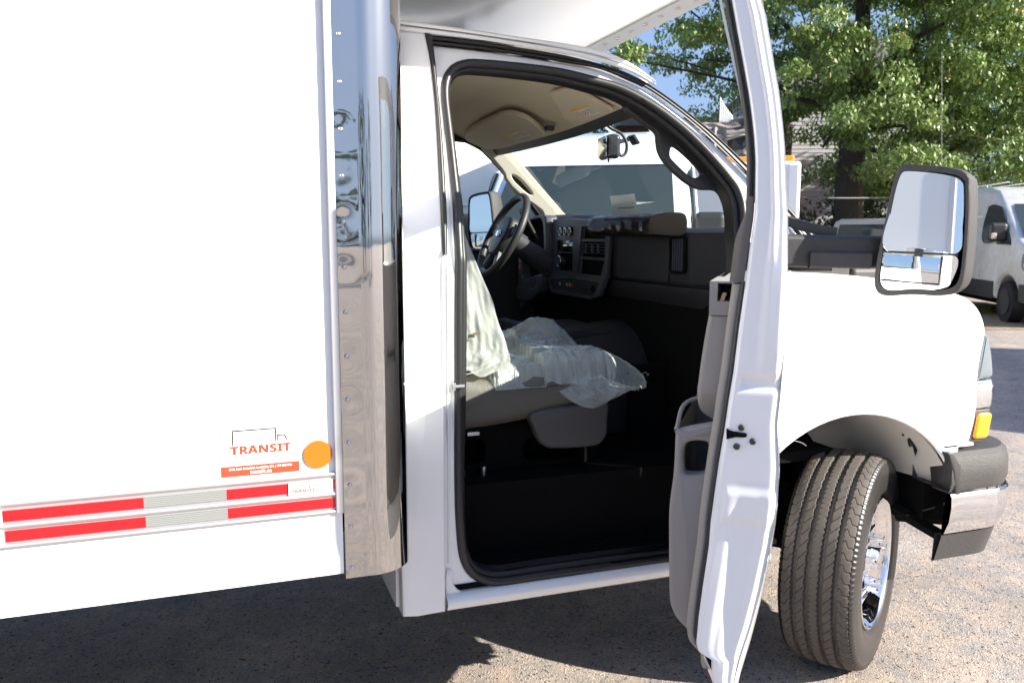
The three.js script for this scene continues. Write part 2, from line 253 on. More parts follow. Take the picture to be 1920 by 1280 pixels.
// ---------------------------------------------------------------- cab: outer panels, frame of the door opening
const gutTop = [[0.536, 1.988], [0.653, 1.984], [0.774, 1.975], [0.915, 1.963], [1.011, 1.949], [1.077, 1.936], [1.126, 1.922], [1.198, 1.889], [1.255, 1.854], [1.319, 1.809], [1.383, 1.761], [1.463, 1.690], [1.530, 1.626], [1.62, 1.535], [1.72, 1.43]];
const gutBot = [[0.553, 1.966], [0.681, 1.961], [0.772, 1.956], [0.929, 1.943], [1.042, 1.931], [1.123, 1.906], [1.188, 1.879], [1.252, 1.840], [1.317, 1.794], [1.380, 1.742], [1.444, 1.682], [1.507, 1.617], [1.59, 1.525], [1.66, 1.43]];
const sealOut = [[0.80, 0.4965], [0.677, 0.498], [0.636, 0.511], [0.601, 0.538], [0.580, 0.582], [0.570, 0.674], [0.567, 0.808], [0.569, 1.011], [0.572, 1.295], [0.576, 1.446], [0.580, 1.547], [0.579, 1.616], [0.577, 1.710], [0.575, 1.770], [0.574, 1.828], [0.577, 1.860], [0.587, 1.890], [0.610, 1.916], [0.649, 1.931], [0.69, 1.933], [0.780, 1.932], [0.923, 1.924], [1.020, 1.908], [1.102, 1.891], [1.168, 1.864], [1.233, 1.828], [1.313, 1.769], [1.392, 1.691], [1.438, 1.636], [1.461, 1.602], [1.471, 1.562], [1.470, 1.523], [1.463, 1.460], [1.46, 1.2], [1.46, 0.8], [1.455, 0.56], [1.43, 0.51], [1.38, 0.494], [1.0, 0.495]];
{
  const SO = smooth(sealOut, 220, true), GB = smooth(gutBot, 70), GT = smooth(gutTop, 70);
  const outer = [[0.41, 0.458], [0.45, 0.453], [0.526, 0.455], [0.529, 0.8], [0.533, 1.1], [0.535, 1.38], [0.535, 1.42], [0.540, 1.487], [0.548, 1.613], [0.551, 1.751], [0.549, 1.915], [0.546, 1.968], [0.53, 2.002], [0.41, 2.010], [0.405, 1.5], [0.405, 1.42], [0.405, 1.38], [0.405, 0.9]];
  const body = part('cab_body', [lean(ext(outer, null, ZN, 0.09, 0.008)), box(0.405, 0.43, 0.458, 2.0, -3.9, -2.12)], M.paint, truck, 'white painted van cab');
  // frame of the door opening, set back from the outer skin
  const loop = [[0.515, 0.458], [0.8, 0.458], [1.2, 0.458], [1.55, 0.458], [1.60, 0.8], [1.60, 1.2], [1.62, 1.38], ...GB.slice().reverse(), [0.53, 1.955], [0.53, 1.6], [0.515, 1.42], [0.515, 1.38], [0.515, 0.9]];
  const frame = part('door_frame', lean(ext(loop, [SO], ZN - 0.03, 0.06, 0.006)), M.paint, truck, 'white frame around the door opening');
  // sill rolled outward below the opening
  const sp = [[-2.075, 0.497], [-2.066, 0.496], [-2.054, 0.490], [-2.047, 0.482], [-2.046, 0.474], [-2.050, 0.466], [-2.052, 0.460], [-2.058, 0.455], [-2.075, 0.452], [-2.14, 0.452]];
  part('sill', grid((u, v, i, j) => V(lerp(0.531, 1.56, u), sp[j][1], sp[j][0]), 8, sp.length - 1), M.paint, truck);
  part('corner_pad', [ext(smooth([[0.535, 0.475], [0.545, 0.470], [0.575, 0.472], [0.578, 0.495], [0.565, 0.505], [0.552, 0.525], [0.548, 0.560], [0.537, 0.565]], 40, true), null, ZN - 0.020, 0.012, 0.004)], M.paint, frame);
  part('bead', [tube([[0.543, 0.58, ZN - 0.029], [0.545, 0.9, ZN - 0.029], [0.549, 1.15, ZN - 0.029], [0.551, 1.40, ZN - 0.029]], 0.0035, 30, 6)], M.paint, frame);
  // rubber seal round the opening (tube), with a second lip inside
  const path = SO.map(([x, y]) => V(x, y, zside(y) - 0.030)), path2 = SO.map(([x, y]) => { const dx = 1.0 - x, dy = 1.2 - y, l = Math.hypot(dx, dy); return V(x + dx / l * 0.020, y + dy / l * 0.020, zside(y) - 0.050); });
  const tubeOf = (p, r) => new THREE.TubeGeometry(new THREE.CatmullRomCurve3(p.slice(0, -1), true, 'centripetal'), 260, r, 10, true);
  part('door_seal', [tubeOf(path.map((p) => p.clone().add(V((1.0 - p.x) * 0.012, (1.2 - p.y) * 0.012, 0))), 0.0125), tubeOf(path2, 0.0125)], M.rubber, truck, 'black rubber seal around the door opening');
  part('opening_flange', [grid((u, v, i, j) => { const k = j % 220, [x, y] = SO[k], dx = 1.0 - x, dy = 1.2 - y, l = Math.hypot(dx, dy), s = 0.012 + 0.018 * u; return V(x + dx / l * s, y + dy / l * s, zside(y) - 0.045 - 0.055 * u); }, 3, 220)], M.rubber, truck);
  // gutter strip over the door and down the pillar
  const band = (A, B, n, zoff, bulge, k = 6) => grid((u, v, i, j) => { const a = A[j], b = B[j], x = lerp(a[0], b[0], u), y = lerp(a[1], b[1], u); return V(x, y, zside(y) + zoff + bulge * Math.sin(Math.PI * u)); }, k, n);
  const GTc = smooth(gutTop, 80), GBc = smooth(gutBot, 80), mid = GTc.map((p, i) => [lerp(p[0], GBc[i][0], 0.52), lerp(p[1], GBc[i][1], 0.52)]), mid2 = GTc.map((p, i) => [lerp(p[0], GBc[i][0], 0.60), lerp(p[1], GBc[i][1], 0.60)]);
  part('gutter_strip', [band(GTc, mid, 80, -0.008, 0.006), band(mid2, GBc, 80, -0.014, 0.005), band(GTc, GBc, 80, -0.022, 0)], M.rubber, truck, 'black weather strip along the roof edge and windscreen pillar');
  const sL = smooth([[0.529, 1.990], [0.537, 1.920], [0.540, 1.815], [0.536, 1.659], [0.531, 1.522], [0.527, 1.409]], 30), sR = smooth([[0.549, 1.985], [0.552, 1.915], [0.554, 1.751], [0.552, 1.613], [0.546, 1.487], [0.540, 1.409]], 30);
  part('pillar_strip', [band(sL, sR, 30, 0.003, 0.006)], M.rubber, truck, 'black weather strip down the door pillar');
  // drip moulding and roof
  const drip = [[0.40, 2.020], [0.476, 2.017], [0.648, 2.008], [0.839, 1.996], [0.934, 1.990], [1.015, 1.981], [1.080, 1.967], [1.129, 1.947], [1.168, 1.924], [1.20, 1.900]], D2 = smooth(drip, 60), GT2 = smooth([[0.40, 1.993], [0.536, 1.989], [0.653, 1.985], [0.774, 1.976], [0.915, 1.964], [1.011, 1.950], [1.077, 1.937], [1.126, 1.923], [1.170, 1.903], [1.203, 1.886]], 60);
  const Mi = D2.map((p, i) => [lerp(p[0], GT2[i][0], 0.45), lerp(p[1], GT2[i][1], 0.45)]);
  part('drip_rail', [band(D2, Mi, 60, 0.012, 0.004), band(Mi, GT2, 60, 0.004, 0.007), grid((u, v, i, j) => V(D2[j][0], D2[j][1] + 0.004 * Math.sin(u * 3), zside(D2[j][1]) + 0.012 - 0.05 * u), 3, 60)], M.paint, truck);
  const roofRow = smooth([[0.40, 2.03], [0.839, 2.02], [1.00, 2.00], [1.129, 1.955], [1.22, 1.90]], 30);
  part('roof', grid((u, v, i, j) => { const [x, y] = roofRow[j], z0 = zside(1.98) - 0.03, z1 = -6.0 - z0, z = lerp(z0, z1, u), c = Math.sin(Math.PI * u); return V(x + 0.03 * c, y - 0.035 + 0.055 * Math.pow(c, 0.6), z); }, 20, 30), M.paint, truck);
  // windscreen and its header
  part('windscreen', grid((u, v) => { const z = lerp(-2.20 - 0.02 * v, -3.80 + 0.02 * v, u), b = 0.07 * Math.sin(Math.PI * u); return V(lerp(1.74, 1.185, v) + b, lerp(1.42, 1.862, v), z); }, 16, 8), M.glass, truck, 'clear windscreen');
  part('windscreen_header', [grid((u, v) => { const z = lerp(-2.20, -3.80, u); return V(lerp(1.200, 1.166, v) + 0.055 * Math.sin(Math.PI * u), lerp(1.820, 1.852, v), z); }, 12, 2)], M.rubber, truck);
  part('cowl', [box(1.50, 1.86, 1.30, 1.445, -3.9, -2.10, 0.02), box(1.86, 2.0, 1.28, 1.36, -3.9, -2.10, 0.02)], M.cladding, truck);
}

// ---------------------------------------------------------------- front end: fender, hood, arch
{
  const arch = []; for (let i = 0; i <= 28; i++) { const a = (26 + i * 154 / 28) * Math.PI / 180; arch.push([1.865 + 0.465 * Math.cos(a), 0.452 + 0.452 * Math.sin(a)]); }
  const hoodLine = smooth([[1.53, 1.352], [1.581, 1.350], [1.740, 1.343], [1.902, 1.329], [2.072, 1.303], [2.228, 1.276], [2.298, 1.253], [2.347, 1.217], [2.375, 1.172], [2.384, 1.135]], 40);
  const out = [[2.298, 0.66], [2.305, 0.770], [2.347, 0.771], [2.364, 0.839], [2.369, 0.894], [2.365, 1.003], [2.371, 1.065], ...hoodLine.slice().reverse(), [1.53, 1.2], [1.53, 0.458], [1.40, 0.44], ...arch.slice().reverse()];
  const fg = ext(out.slice().reverse(), null, ZN, 1.9, 0.02, 0.5);
  const fen = part('front_fender', fg, M.paint, truck, 'bright white fender and hood');
  part('wheel_arch_lip', sweep(arch.map(([x, y]) => V(x, y, ZN - 0.004)), ring(0.007, 0.007, 8)), M.paint, fen);
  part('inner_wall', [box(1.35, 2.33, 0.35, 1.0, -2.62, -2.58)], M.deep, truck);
  part('arch_dark_sheet', [grid((u, v) => { const a = (118 + 70 * v) * Math.PI / 180, r = 0.447; return V(1.865 + r * Math.cos(a) - 0.06 * u, 0.452 + r * Math.sin(a), -2.062 - 0.50 * u); }, 10, 24)], M.deep, truck);  // black sheet standing in for shade in the open, unlined rear arch
  part('inner_fender', [grid((u, v) => { const a = lerp(22, 126, v) * Math.PI / 180, k = Math.pow(u, 1.3), r = lerp(0.452, 0.30, k); return V(1.865 + r * Math.cos(a), 0.450 + r * Math.sin(a) + 0.05 * k, -2.062 - 0.48 * Math.sin(u * 1.57) + 0.010 * Math.sin(v * 9) * Math.sin(u * 3)); }, 16, 24)], phy(col(0.62, 0.60, 0.57), 0.4, { clearcoat: 0.4 }), fen, 'grey white inner fender');
  part('liner_flap', [grid((u, v) => V(2.10 + 0.10 * v + 0.012 * u, 0.865 - 0.13 * v - 0.02 * u - 0.01 * Math.sin(v * 20) * u, -2.13 - 0.02 * u), 3, 16)], M.rubber, fen);
  part('body_seam', [tube([[1.60, 0.843, ZN + 0.0005], [1.66, 0.825, ZN + 0.0005], [1.675, 0.815, ZN + 0.0005]], 0.0012, 8, 4)], M.grey, fen);
  // suspension and frame ends seen under the arch
  part('suspension', [beam([2.06, 0.60, -2.34], [2.34, 0.41, -2.12], 0.03, 0.03), box(2.05, 2.35, 0.50, 0.62, -2.60, -2.44), beam([1.6, 0.42, -2.5], [2.0, 0.36, -2.34], 0.05, 0.07), cyl([1.9, 0.37, -2.5], [1.9, 0.37, -2.2], 0.05), beam([2.10, 0.45, -2.5], [2.36, 0.50, -2.15], 0.05, 0.09), box(2.27, 2.40, 0.47, 0.62, -2.5, -2.16)], M.deep, truck);
  part('brake_part', [cyl([1.66, 0.52, -2.30], [1.66, 0.60, -2.32], 0.03), cyl([1.60, 0.64, -2.36], [1.68, 0.64, -2.36], 0.02)], M.rust, truck, 'rusty suspension part');
  part('brake_hose', [tube([[1.60, 0.55, -2.28], [1.54, 0.46, -2.22], [1.53, 0.36, -2.22], [1.60, 0.30, -2.28]], 0.008)], M.rubber, truck);
  // bumper
  const path = []; const add = (x, z) => path.push(V(x, 0, z)); for (let i = 0; i <= 6; i++) add(2.245 + i * 0.030, -2.03); for (let i = 1; i <= 12; i++) { const a = i / 12 * 1.35; add(2.425 + 0.185 * Math.sin(a), -2.215 + 0.185 * Math.cos(a)); } for (let i = 1; i <= 10; i++) add(2.605 + 0.10 * Math.sin(i / 10 * 1.57), -2.25 - i * 0.075);
  for (let i = 9; i >= 0; i--) add(2.605 + 0.10 * Math.sin(i / 10 * 1.57), -3.0 - (10 - i) * 0.075 - 0.0);
  const up = V(0, 1, 0), N = path.length, sw = (pr) => { const F = path.map((p, i) => { const t = path[Math.min(i + 1, N - 1)].clone().sub(path[Math.max(i - 1, 0)]).normalize(); return V().crossVectors(up, t).negate().normalize(); }); return toCreasedNormals(grid((u, v, i, j) => { const q = pr[i % pr.length], e = (j === 0 ? 0.985 : 1); return path[j].clone().addScaledVector(F[j], q[0]).setY(q[1]); }, pr.length, N - 1).toNonIndexed(), 0.5); };
  // profile a: outward offset (positive = outside), b: height
  const sgn = 1;
  part('bumper_cap', sw([[-0.002 * sgn, 0.612], [0.006, 0.64], [0.004, 0.70], [-0.004, 0.728], [-0.02, 0.742], [-0.10, 0.752], [-0.16, 0.752], [-0.16, 0.62]]), M.bumperPlastic, truck, 'black textured bumper top');
  part('bumper_face', sw([[0.004, 0.607], [0.010, 0.598], [0.012, 0.56], [0.006, 0.51], [-0.012, 0.465], [-0.024, 0.462], [-0.02, 0.52], [-0.012, 0.60]]), M.chrome, truck, 'chrome bumper face');
  part('valance', sw([[-0.02, 0.455], [-0.045, 0.36], [-0.055, 0.355], [-0.05, 0.455]]), M.bumperPlastic, truck);
  part('bumper_end', [ext([[2.222, 0.75], [2.246, 0.748], [2.282, 0.70], [2.288, 0.60], [2.266, 0.60], [2.250, 0.68]], null, -2.024, 0.10, 0.004)], M.blackPlastic, truck);
  part('fender_shelf', [box(2.215, 2.36, 0.757, 0.768, -2.3, -2.05, 0.003)], M.paint, truck);
  // lamps at the front corner
  part('headlight', ext(smooth([[2.375, 1.0], [2.376, 1.06], [2.384, 1.10], [2.400, 1.132], [2.412, 1.128], [2.430, 1.09], [2.445, 1.03], [2.448, 0.985], [2.41, 0.978], [2.377, 0.977]], 60, true), null, -2.07, 0.30, 0.012), M.headLens, truck, 'clear headlight lens');
  part('lamp_trim', ext([[2.368, 0.972], [2.45, 0.975], [2.462, 0.955], [2.458, 0.885], [2.450, 0.876], [2.366, 0.872]], null, -2.075, 0.28, 0.008), M.chrome, truck, 'chrome lamp trim');
  const lb = part('lamp_bezel', ext([[2.352, 0.872], [2.452, 0.872], [2.440, 0.80], [2.425, 0.757], [2.335, 0.757]], null, -2.075, 0.26, 0.006), M.bumperPlastic, truck);
  part('turn_signal', ext(rect(2.382, 2.446, 0.772, 0.860, 0.014).map(([x, y]) => [x + (y - 0.77) * 0.16 - 0.004, y]), null, -2.066, 0.03, 0.008), M.amber, lb, 'amber turn signal');
}

// ---------------------------------------------------------------- front wheel, steered
{
  const th = 35.4 * Math.PI / 180, ctr = V(1.975, 0.365, -2.203), Rt = 0.365, hw = 0.104;
  const rubber = std(0xffffff, 0.8, { map: dataTex(256, (() => { const a = tileNoise(256, 12, 41), b = tileNoise(256, 70, 42); return (i, j) => { const v = 0.315 + 0.12 * (a[j * 256 + i] - 0.5) + 0.10 * (b[j * 256 + i] - 0.5); return [v * 1.05, v * 0.98, v * 0.91]; }; })(), true, 6, 2), bumpMap: grainBump, bumpScale: 0.0004 });
  const side = std(col(0.022, 0.020, 0.019), 0.36);
  const place = (g) => { g.rotateY(th); g.translate(ctr.x, ctr.y, ctr.z); return g; };    // local axis z = outward
  const depthAt = (p, n) => {                      // small cuts inside a rib; n counts pitches round the tyre
    const f = ((n % 1) + 1) % 1, q = Math.abs(p); let d = 0;
    if (q > 0.66) { const z = q > 0.84 ? 0.78 : q < 0.76 ? 0.25 : lerp(0.25, 0.78, (q - 0.76) / 0.08); d = Math.max(0.0035 * sm(0.06, 0.025, Math.abs(f - z)), 0.006 * sm(0.90, 1.0, q) * sm(0.085, 0.04, Math.abs(f - 0.78))); }
    else if (q > 0.25) { const c0 = p > 0 ? 0.405 : -0.405, g = (((n + (p > 0 ? 0 : 0.4) + (p - c0) * 3.2) % 1) + 1) % 1; d = 0.0034 * sm(0.05, 0.02, Math.abs(g - 0.5)) * sm(0.15, 0.12, Math.abs(p - c0)); }
    else { const g = (((n * 2 + p * 2) % 1) + 1) % 1; d = 0.002 * sm(0.14, 0.06, Math.abs(g - 0.5)) * sm(0.03, 0.10, q); }
    return d;
  };
  const crown = (p) => Rt - 0.006 * p * p - 0.006 * Math.pow(Math.abs(p), 8), NP = 62, on = (p, a, r) => V(r * Math.cos(a * 2 * Math.PI), r * Math.sin(a * 2 * Math.PI), p * hw);
  const rib = (p0, p1, z0, z1) => grid((u, v) => {                                        // edges notched once or twice per pitch, sides dropping into the groove
    const n = v * NP, s = (k) => (((n * k) % 1 + 1) % 1 > 0.5 ? 1 : -1) * 0.013, a0 = p0 + s(z0) * (p0 > -0.99), a1 = p1 + s(z1) * (p1 < 0.99);
    if (u < 0.04) return on(a0 - 0.012, v, crown(p0) - 0.015); if (u > 0.96) return on(a1 + 0.012, v, crown(p1) - 0.015);
    const p = lerp(a0, a1, (u - 0.04) / 0.92), e = Math.min(u - 0.04, 0.96 - u); return on(p, v, crown(p) - depthAt(p, n) - 0.0012 * sm(0.05, 0, e));
  }, 28, NP * 22);
  const wheel = new THREE.Group(); wheel.name = 'wheel'; truck.add(wheel); wheel.userData.label = 'front wheel turned outward with a dusty ribbed tyre';
  part('tyre', place(grid((u, v) => { const p = lerp(-1, 1, u); return on(p, v, crown(p) - 0.0135); }, 24, 180)), rubber, wheel, 'dusty ribbed tyre');
  for (const [p0, p1, z0, z1] of [[-1, -0.675, 1, 2], [-0.525, -0.275, 2, 1], [-0.125, 0.125, 2, 2], [0.275, 0.525, 1, 2], [0.675, 1, 2, 1]]) part('tread_rib', place(rib(p0, p1, z0, z1)), rubber, wheel);
  const sp = []; const kr = Rt / 0.376; for (const [r, z] of [[0.364, 0.108], [0.359, 0.1155], [0.348, 0.1195], [0.346, 0.1175], [0.333, 0.1215], [0.31, 0.124], [0.285, 0.1235], [0.262, 0.119], [0.258, 0.1205], [0.244, 0.115], [0.228, 0.104], [0.212, 0.100]]) sp.push([r > 0.24 ? r * kr : r, z - 0.003]);
  const sw = (s) => grid((u, v, i, j) => { const [r, z] = sp[j], a = u * 2 * Math.PI, notch = j < 3 ? 0.002 * (Math.sin(u * 62 * 2 * Math.PI * 2) > 0.4 ? -1 : 0) : 0; return V((r + notch) * Math.cos(a), (r + notch) * Math.sin(a), s * (z + notch)); }, 496, sp.length - 1);
  part('sidewall', [place(sw(1)), place(sw(-1))], side, wheel);
  // chrome wheel: lip, dished disc with openings, hub
  const lathe = (pts) => { const g = new THREE.LatheGeometry(pts.map((p) => new THREE.Vector2(p[0], p[1])), 72); g.rotateX(Math.PI / 2); return g; };
  const holes = []; for (let k = 0; k < 8; k++) { const a = k / 8 * 2 * Math.PI, h = []; for (let i = 0; i < 20; i++) { const t = i / 20 * 2 * Math.PI, rr0 = 0.148 + 0.022 * Math.cos(t), aa = a + 0.21 * Math.sin(t); h.push([rr0 * Math.cos(aa), rr0 * Math.sin(aa)]); } holes.push(h); }
  const disc = ext(Array.from({ length: 72 }, (_, i) => [0.192 * Math.cos(i / 72 * 2 * Math.PI), 0.192 * Math.sin(i / 72 * 2 * Math.PI)]), holes, 0.062, 0.012, 0.004, 0.5); { const p = disc.attributes.position; for (let i = 0; i < p.count; i++) { const r = Math.hypot(p.getX(i), p.getY(i)); p.setZ(i, p.getZ(i) + 0.028 * sm(0.19, 0.10, r)); } disc.computeVertexNormals(); }
  part('rim', [place(lathe([[0.150, -0.06], [0.185, -0.02], [0.188, 0.05], [0.196, 0.072], [0.206, 0.085], [0.214, 0.100], [0.219, 0.112], [0.221, 0.106], [0.214, 0.095]].map(([r, z]) => [r, z]))), place(disc)], M.chrome, wheel, 'chrome wheel with round openings');
  const hub = [lathe([[0.0, 0.122], [0.046, 0.121], [0.056, 0.116], [0.060, 0.10], [0.072, 0.094], [0.10, 0.092]])]; for (let k = 0; k < 8; k++) { const a = (k + 0.5) / 8 * 2 * Math.PI, g = new THREE.CylinderGeometry(0.011, 0.013, 0.034, 12); g.rotateX(Math.PI / 2); g.translate(0.084 * Math.cos(a), 0.084 * Math.sin(a), 0.108); hub.push(g); }
  part('hub_cap', hub.map((g) => place(g)), M.chrome, wheel);
  part('brake_drum', place((() => { const g = new THREE.CylinderGeometry(0.17, 0.17, 0.10, 32); g.rotateX(Math.PI / 2); g.translate(0, 0, -0.01); return g; })()), M.deep, wheel);
}

// ---------------------------------------------------------------- passenger door, swung open
const DH = V(1.5, 0, ZN), DA = 52.5 * Math.PI / 180, DT = -0.0245, DE = V(-Math.cos(DA), 0, Math.sin(DA)), DO = V(Math.sin(DA), 0, Math.cos(DA));
const W = (u, t, y) => V(DH.x + DE.x * u + DO.x * (t + DT), y, DH.z + DE.z * u + DO.z * (t + DT));    // u along the door, t outward, y up
const toDoor = (g) => { const p = g.attributes.position; for (let i = 0; i < p.count; i++) { const w = W(p.getX(i), p.getZ(i), p.getY(i)); p.setXYZ(i, w.x, w.y, w.z); } g.computeVertexNormals(); return g; };
const dR = [[0.016, 1.93], [0.022, 1.872], [0.030, 1.849], [0.041, 1.797], [0.049, 1.756], [0.058, 1.715], [0.066, 1.663], [0.072, 1.616], [0.077, 1.551], [0.082, 1.498], [0.086, 1.391], [0.086, 1.329], [0.086, 1.242], [0.082, 1.154], [0.079, 1.108], [0.083, 1.059], [0.086, 1.022], [0.085, 0.951], [0.076, 0.871], [0.061, 0.782], [0.045, 0.706], [0.023, 0.621], [0.016, 0.573]];
const dL = [[-0.040, 1.93], [-0.029, 1.877], [-0.018, 1.824], [-0.004, 1.76], [0.006, 1.712], [0.013, 1.671], [0.018, 1.636], [0.022, 1.594], [0.024, 1.499], [0.017, 1.431], [0.011, 1.361], [0.003, 1.284], [-0.004, 1.202], [-0.011, 1.147], [-0.016, 1.097], [-0.024, 1.034], [-0.030, 0.978], [-0.037, 0.905], [-0.039, 0.856], [-0.048, 0.773], [-0.054, 0.71], [-0.057, 0.655], [-0.051, 0.637], [-0.027, 0.627], [-0.025, 0.593], [-0.015, 0.567]];
const interp = (tab, y) => { for (let i = 1; i < tab.length; i++) if (y >= tab[i][1]) { const a = tab[i - 1], b = tab[i], k = (y - b[1]) / (a[1] - b[1]); return lerp(b[0], a[0], clamp(k)); } return tab[tab.length - 1][0]; };
{
  const DL = 0.95, tR = (y) => interp(dR, y), tL = (y) => interp(dL, y);
  const yb = (u) => 0.47 + 0.097 * Math.pow(clamp((u - 0.80) / 0.15), 2.2);
  const remap = (u, y) => y > 1.40 ? y : yb(u) + (y - 0.567) * (1.40 - yb(u)) / (1.40 - 0.567);
  // end face pressed with flanges and steps
  const endFace = grid((s, v) => {
    const y = lerp(0.567, 1.935, v), a = tL(y), b = tR(y), t = lerp(a, b, s);
    let d = 0.006 * sm(0.0, 0.10, s) * sm(1.0, 0.86, s);
    d -= 0.004 * sm(0.25, 0.42, s) * sm(0.88, 0.70, s) * sm(0.60, 0.74, y) * sm(1.00, 0.90, y);          // lower pressed field
    d += 0.006 * sm(0.40, 0.62, s) * sm(1.16, 1.26, y) * sm(1.50, 1.36, y);
    d -= 0.006 * sm(1.205, 1.190, y) * sm(1.165, 1.18, y) * sm(0.12, 0.2, s);
    d += 0.005 * sm(0.985, 0.965, y) * sm(0.90, 0.93, y) * sm(0.12, 0.2, s);
    d += 0.004 * sm(0.42, 0.18, s - 0.28 * sm(0.95, 0.6, y)) * sm(0.92, 0.76, y);
    d += 0.006 * sm(0.50, 0.56, s) * sm(0.74, 0.64, s) * sm(1.40, 1.46, y);
    d -= 0.010 * sm(0.90, 1.0, s) * sm(0.7, 0.9, y) * 0.6;
    return W(DL + d - 0.004, t, y);
  }, 40, 300);
  const body = (() => {                             // lower body: closed skin around u
    const prof = []; for (let i = 0; i <= 24; i++) { const y = lerp(1.362, 0.567, i / 24); prof.push([tL(y) + 0.002, y]); } for (let i = 0; i <= 24; i++) { const y = lerp(0.567, 1.362, i / 24); prof.push([tR(y), y]); } prof.push([tL(1.362), 1.362]);
    return grid((u, v, i, j) => { const uu = lerp(0.02, DL - 0.003, v), q = prof[i]; return W(uu, q[0], remap(uu, q[1])); }, prof.length - 1, 26);
  })();
  const bar = (u0, u1) => { const g = grid((s, v, i, j) => { const y = lerp(1.36, 1.93, v), q = [[tL(y), u0], [tR(y), u0], [tR(y), u1], [tL(y), u1]][i % 4]; return W(q[1], q[0], y); }, 4, 40); return toCreasedNormals(g.toNonIndexed(), 0.4); };
  const topPath = curve([[0.945, 1.90, 0], [0.80, 1.905, 0], [0.6, 1.905, 0], [0.47, 1.89, 0], [0.36, 1.85, 0], [0.25, 1.785, 0], [0.13, 1.69, 0], [0.03, 1.585, 0], [0.01, 1.50, 0], [0.01, 1.38, 0]], 60);
  const frameTop = grid((s, v, i, j) => { const p = topPath[j], nx = topPath[Math.min(j + 1, 60)].clone().sub(topPath[Math.max(j - 1, 0)]).normalize(), nrm = [-nx.y, nx.x], q = [[0, -0.030], [0, 0.030], [1, 0.030], [1, -0.030]][i % 4]; const y = p.y + nrm[1] * q[1], t = q[0] ? tR(y) : tL(y); return W(p.x + nrm[0] * q[1], t, y); }, 4, 60);
  const door = part('door', [endFace, body, bar(0.89, DL - 0.003), toCreasedNormals(frameTop.toNonIndexed(), 0.5)], M.paint, truck, 'open white passenger door seen on its edge');
  part('glass_run', grid((s, v) => { const y = lerp(1.44, 1.93, v), a = tL(y); return W(DL - 0.030 + 0.012 * Math.sin(s * 3.1), a - 0.002 - 0.016 * s * (1 - 0.3 * v), y); }, 6, 30), M.rubber, door); part('glass_run', grid((s, v) => { const y = lerp(1.52, 1.93, v), a = tL(y); return W(0.875, a - 0.008 + 0.02 * s, y); }, 2, 20), M.rubber, door);
  part('frame_lip', [grid((s, v) => { const y = lerp(1.585, 1.93, v), a = tL(y) - 0.010 - 0.010 * sm(1.6, 1.95, y); return W(DL - 0.035, a - 0.004 + 0.005 * s, y); }, 2, 20)], M.paint, door);
  part('door_glass', grid((s, v) => { const y = lerp(1.38, 1.88, v), u0 = y < 1.58 ? 0.04 : lerp(0.04, 0.47, (y - 1.58) / 0.31); return W(lerp(u0, 0.89, s), lerp(tL(y), tR(y), 0.5), y); }, 6, 12), M.glass, door, 'door window glass');
  // inner trim
  const tz = (y) => tL(clamp(y, 0.60, 1.40));
  const trim = part('door_trim', [(() => { const pr = []; for (let i = 0; i <= 30; i++) { const y = lerp(0.590, 1.368, i / 30); pr.push([tz(y) - 0.022 - 0.004 * Math.sin(i), y]); } return grid((s, v, i, j) => { const y = pr[j][1], a = [[0.915, tz(y) - 0.004], [0.925, tz(y) - 0.010], [0.92, tz(y) - 0.020], [0.90, tz(y) - 0.026], [0.10, tz(y) - 0.026]][i]; return W(a[0], a[1], y); }, 4, 30); })()], M.trim, door, 'grey inner door trim');
  part('trim_edge_strip', [grid((s, v) => { const y = lerp(0.61, 1.372, v), a = Math.PI * s; return W(0.930 + 0.008 * Math.sin(a), tz(y) - 0.003 - 0.005 * Math.cos(a), y); }, 6, 30)], M.rubber, trim, 'thin black strip between trim and door');  // thin black strip along the rear edge of the trim
  const armPts = [[-0.062, 1.372], [-0.062, 1.335], [-0.062, 1.310], [-0.070, 1.253], [-0.079, 1.174], [-0.082, 1.114], [-0.074, 1.092], [-0.052, 1.078]];
  const armS = smooth(armPts, 30);
  const arm = grid((s, v, i, j) => { const y = lerp(1.078, 1.366, v); let t = -0.062; for (let k = 1; k < armS.length; k++) if (y >= armS[k][1]) { t = lerp(armS[k][0], armS[k - 1][0], clamp((y - armS[k][1]) / (armS[k - 1][1] - armS[k][1] + 1e-6))); break; } const b = tz(y) - 0.01, end = 0.835 - 0.03 * sm(1.15, 1.08, y) - 0.15 * (y > 1.302); const q = [[end - 0.004, b], [end, lerp(b, t, 0.3)], [end, lerp(b, t, 0.8)], [end - 0.006, t + 0.002], [end - 0.02, t], [0.42, t]][i]; return W(q[0], q[1], y); }, 5, 40);
  part('armrest', [arm, grid((s, v) => W(lerp(0.42, 0.833, s), lerp(-0.061, -0.050, v), 1.366), 1, 1), grid((s, v) => W(lerp(0.42, 0.70, s), lerp(-0.061, 0.0, v), 1.366), 1, 1)], M.trim, trim, 'grey armrest block');
  part('trim_top', grid((s, v) => W(lerp(0.10, 0.922, s), lerp(tz(1.368) - 0.026, 0.06, v), 1.369 + 0.004 * Math.sin(v * 3)), 4, 4), M.trimDark, trim);
  part('frame_trim', grid((s, v, i, j) => { const y = lerp(1.372, 1.53, v), a = tL(y), q = [[0.934, a - 0.003], [0.934, a - 0.014], [0.925, a - 0.026 * sm(1.56, 1.44, y) - 0.004], [0.88, a - 0.026 * sm(1.56, 1.44, y) - 0.004]][i]; return W(q[0], q[1], y); }, 3, 12), std(col(0.10, 0.09, 0.085), 0.6), trim, 'dark trim on the window frame');
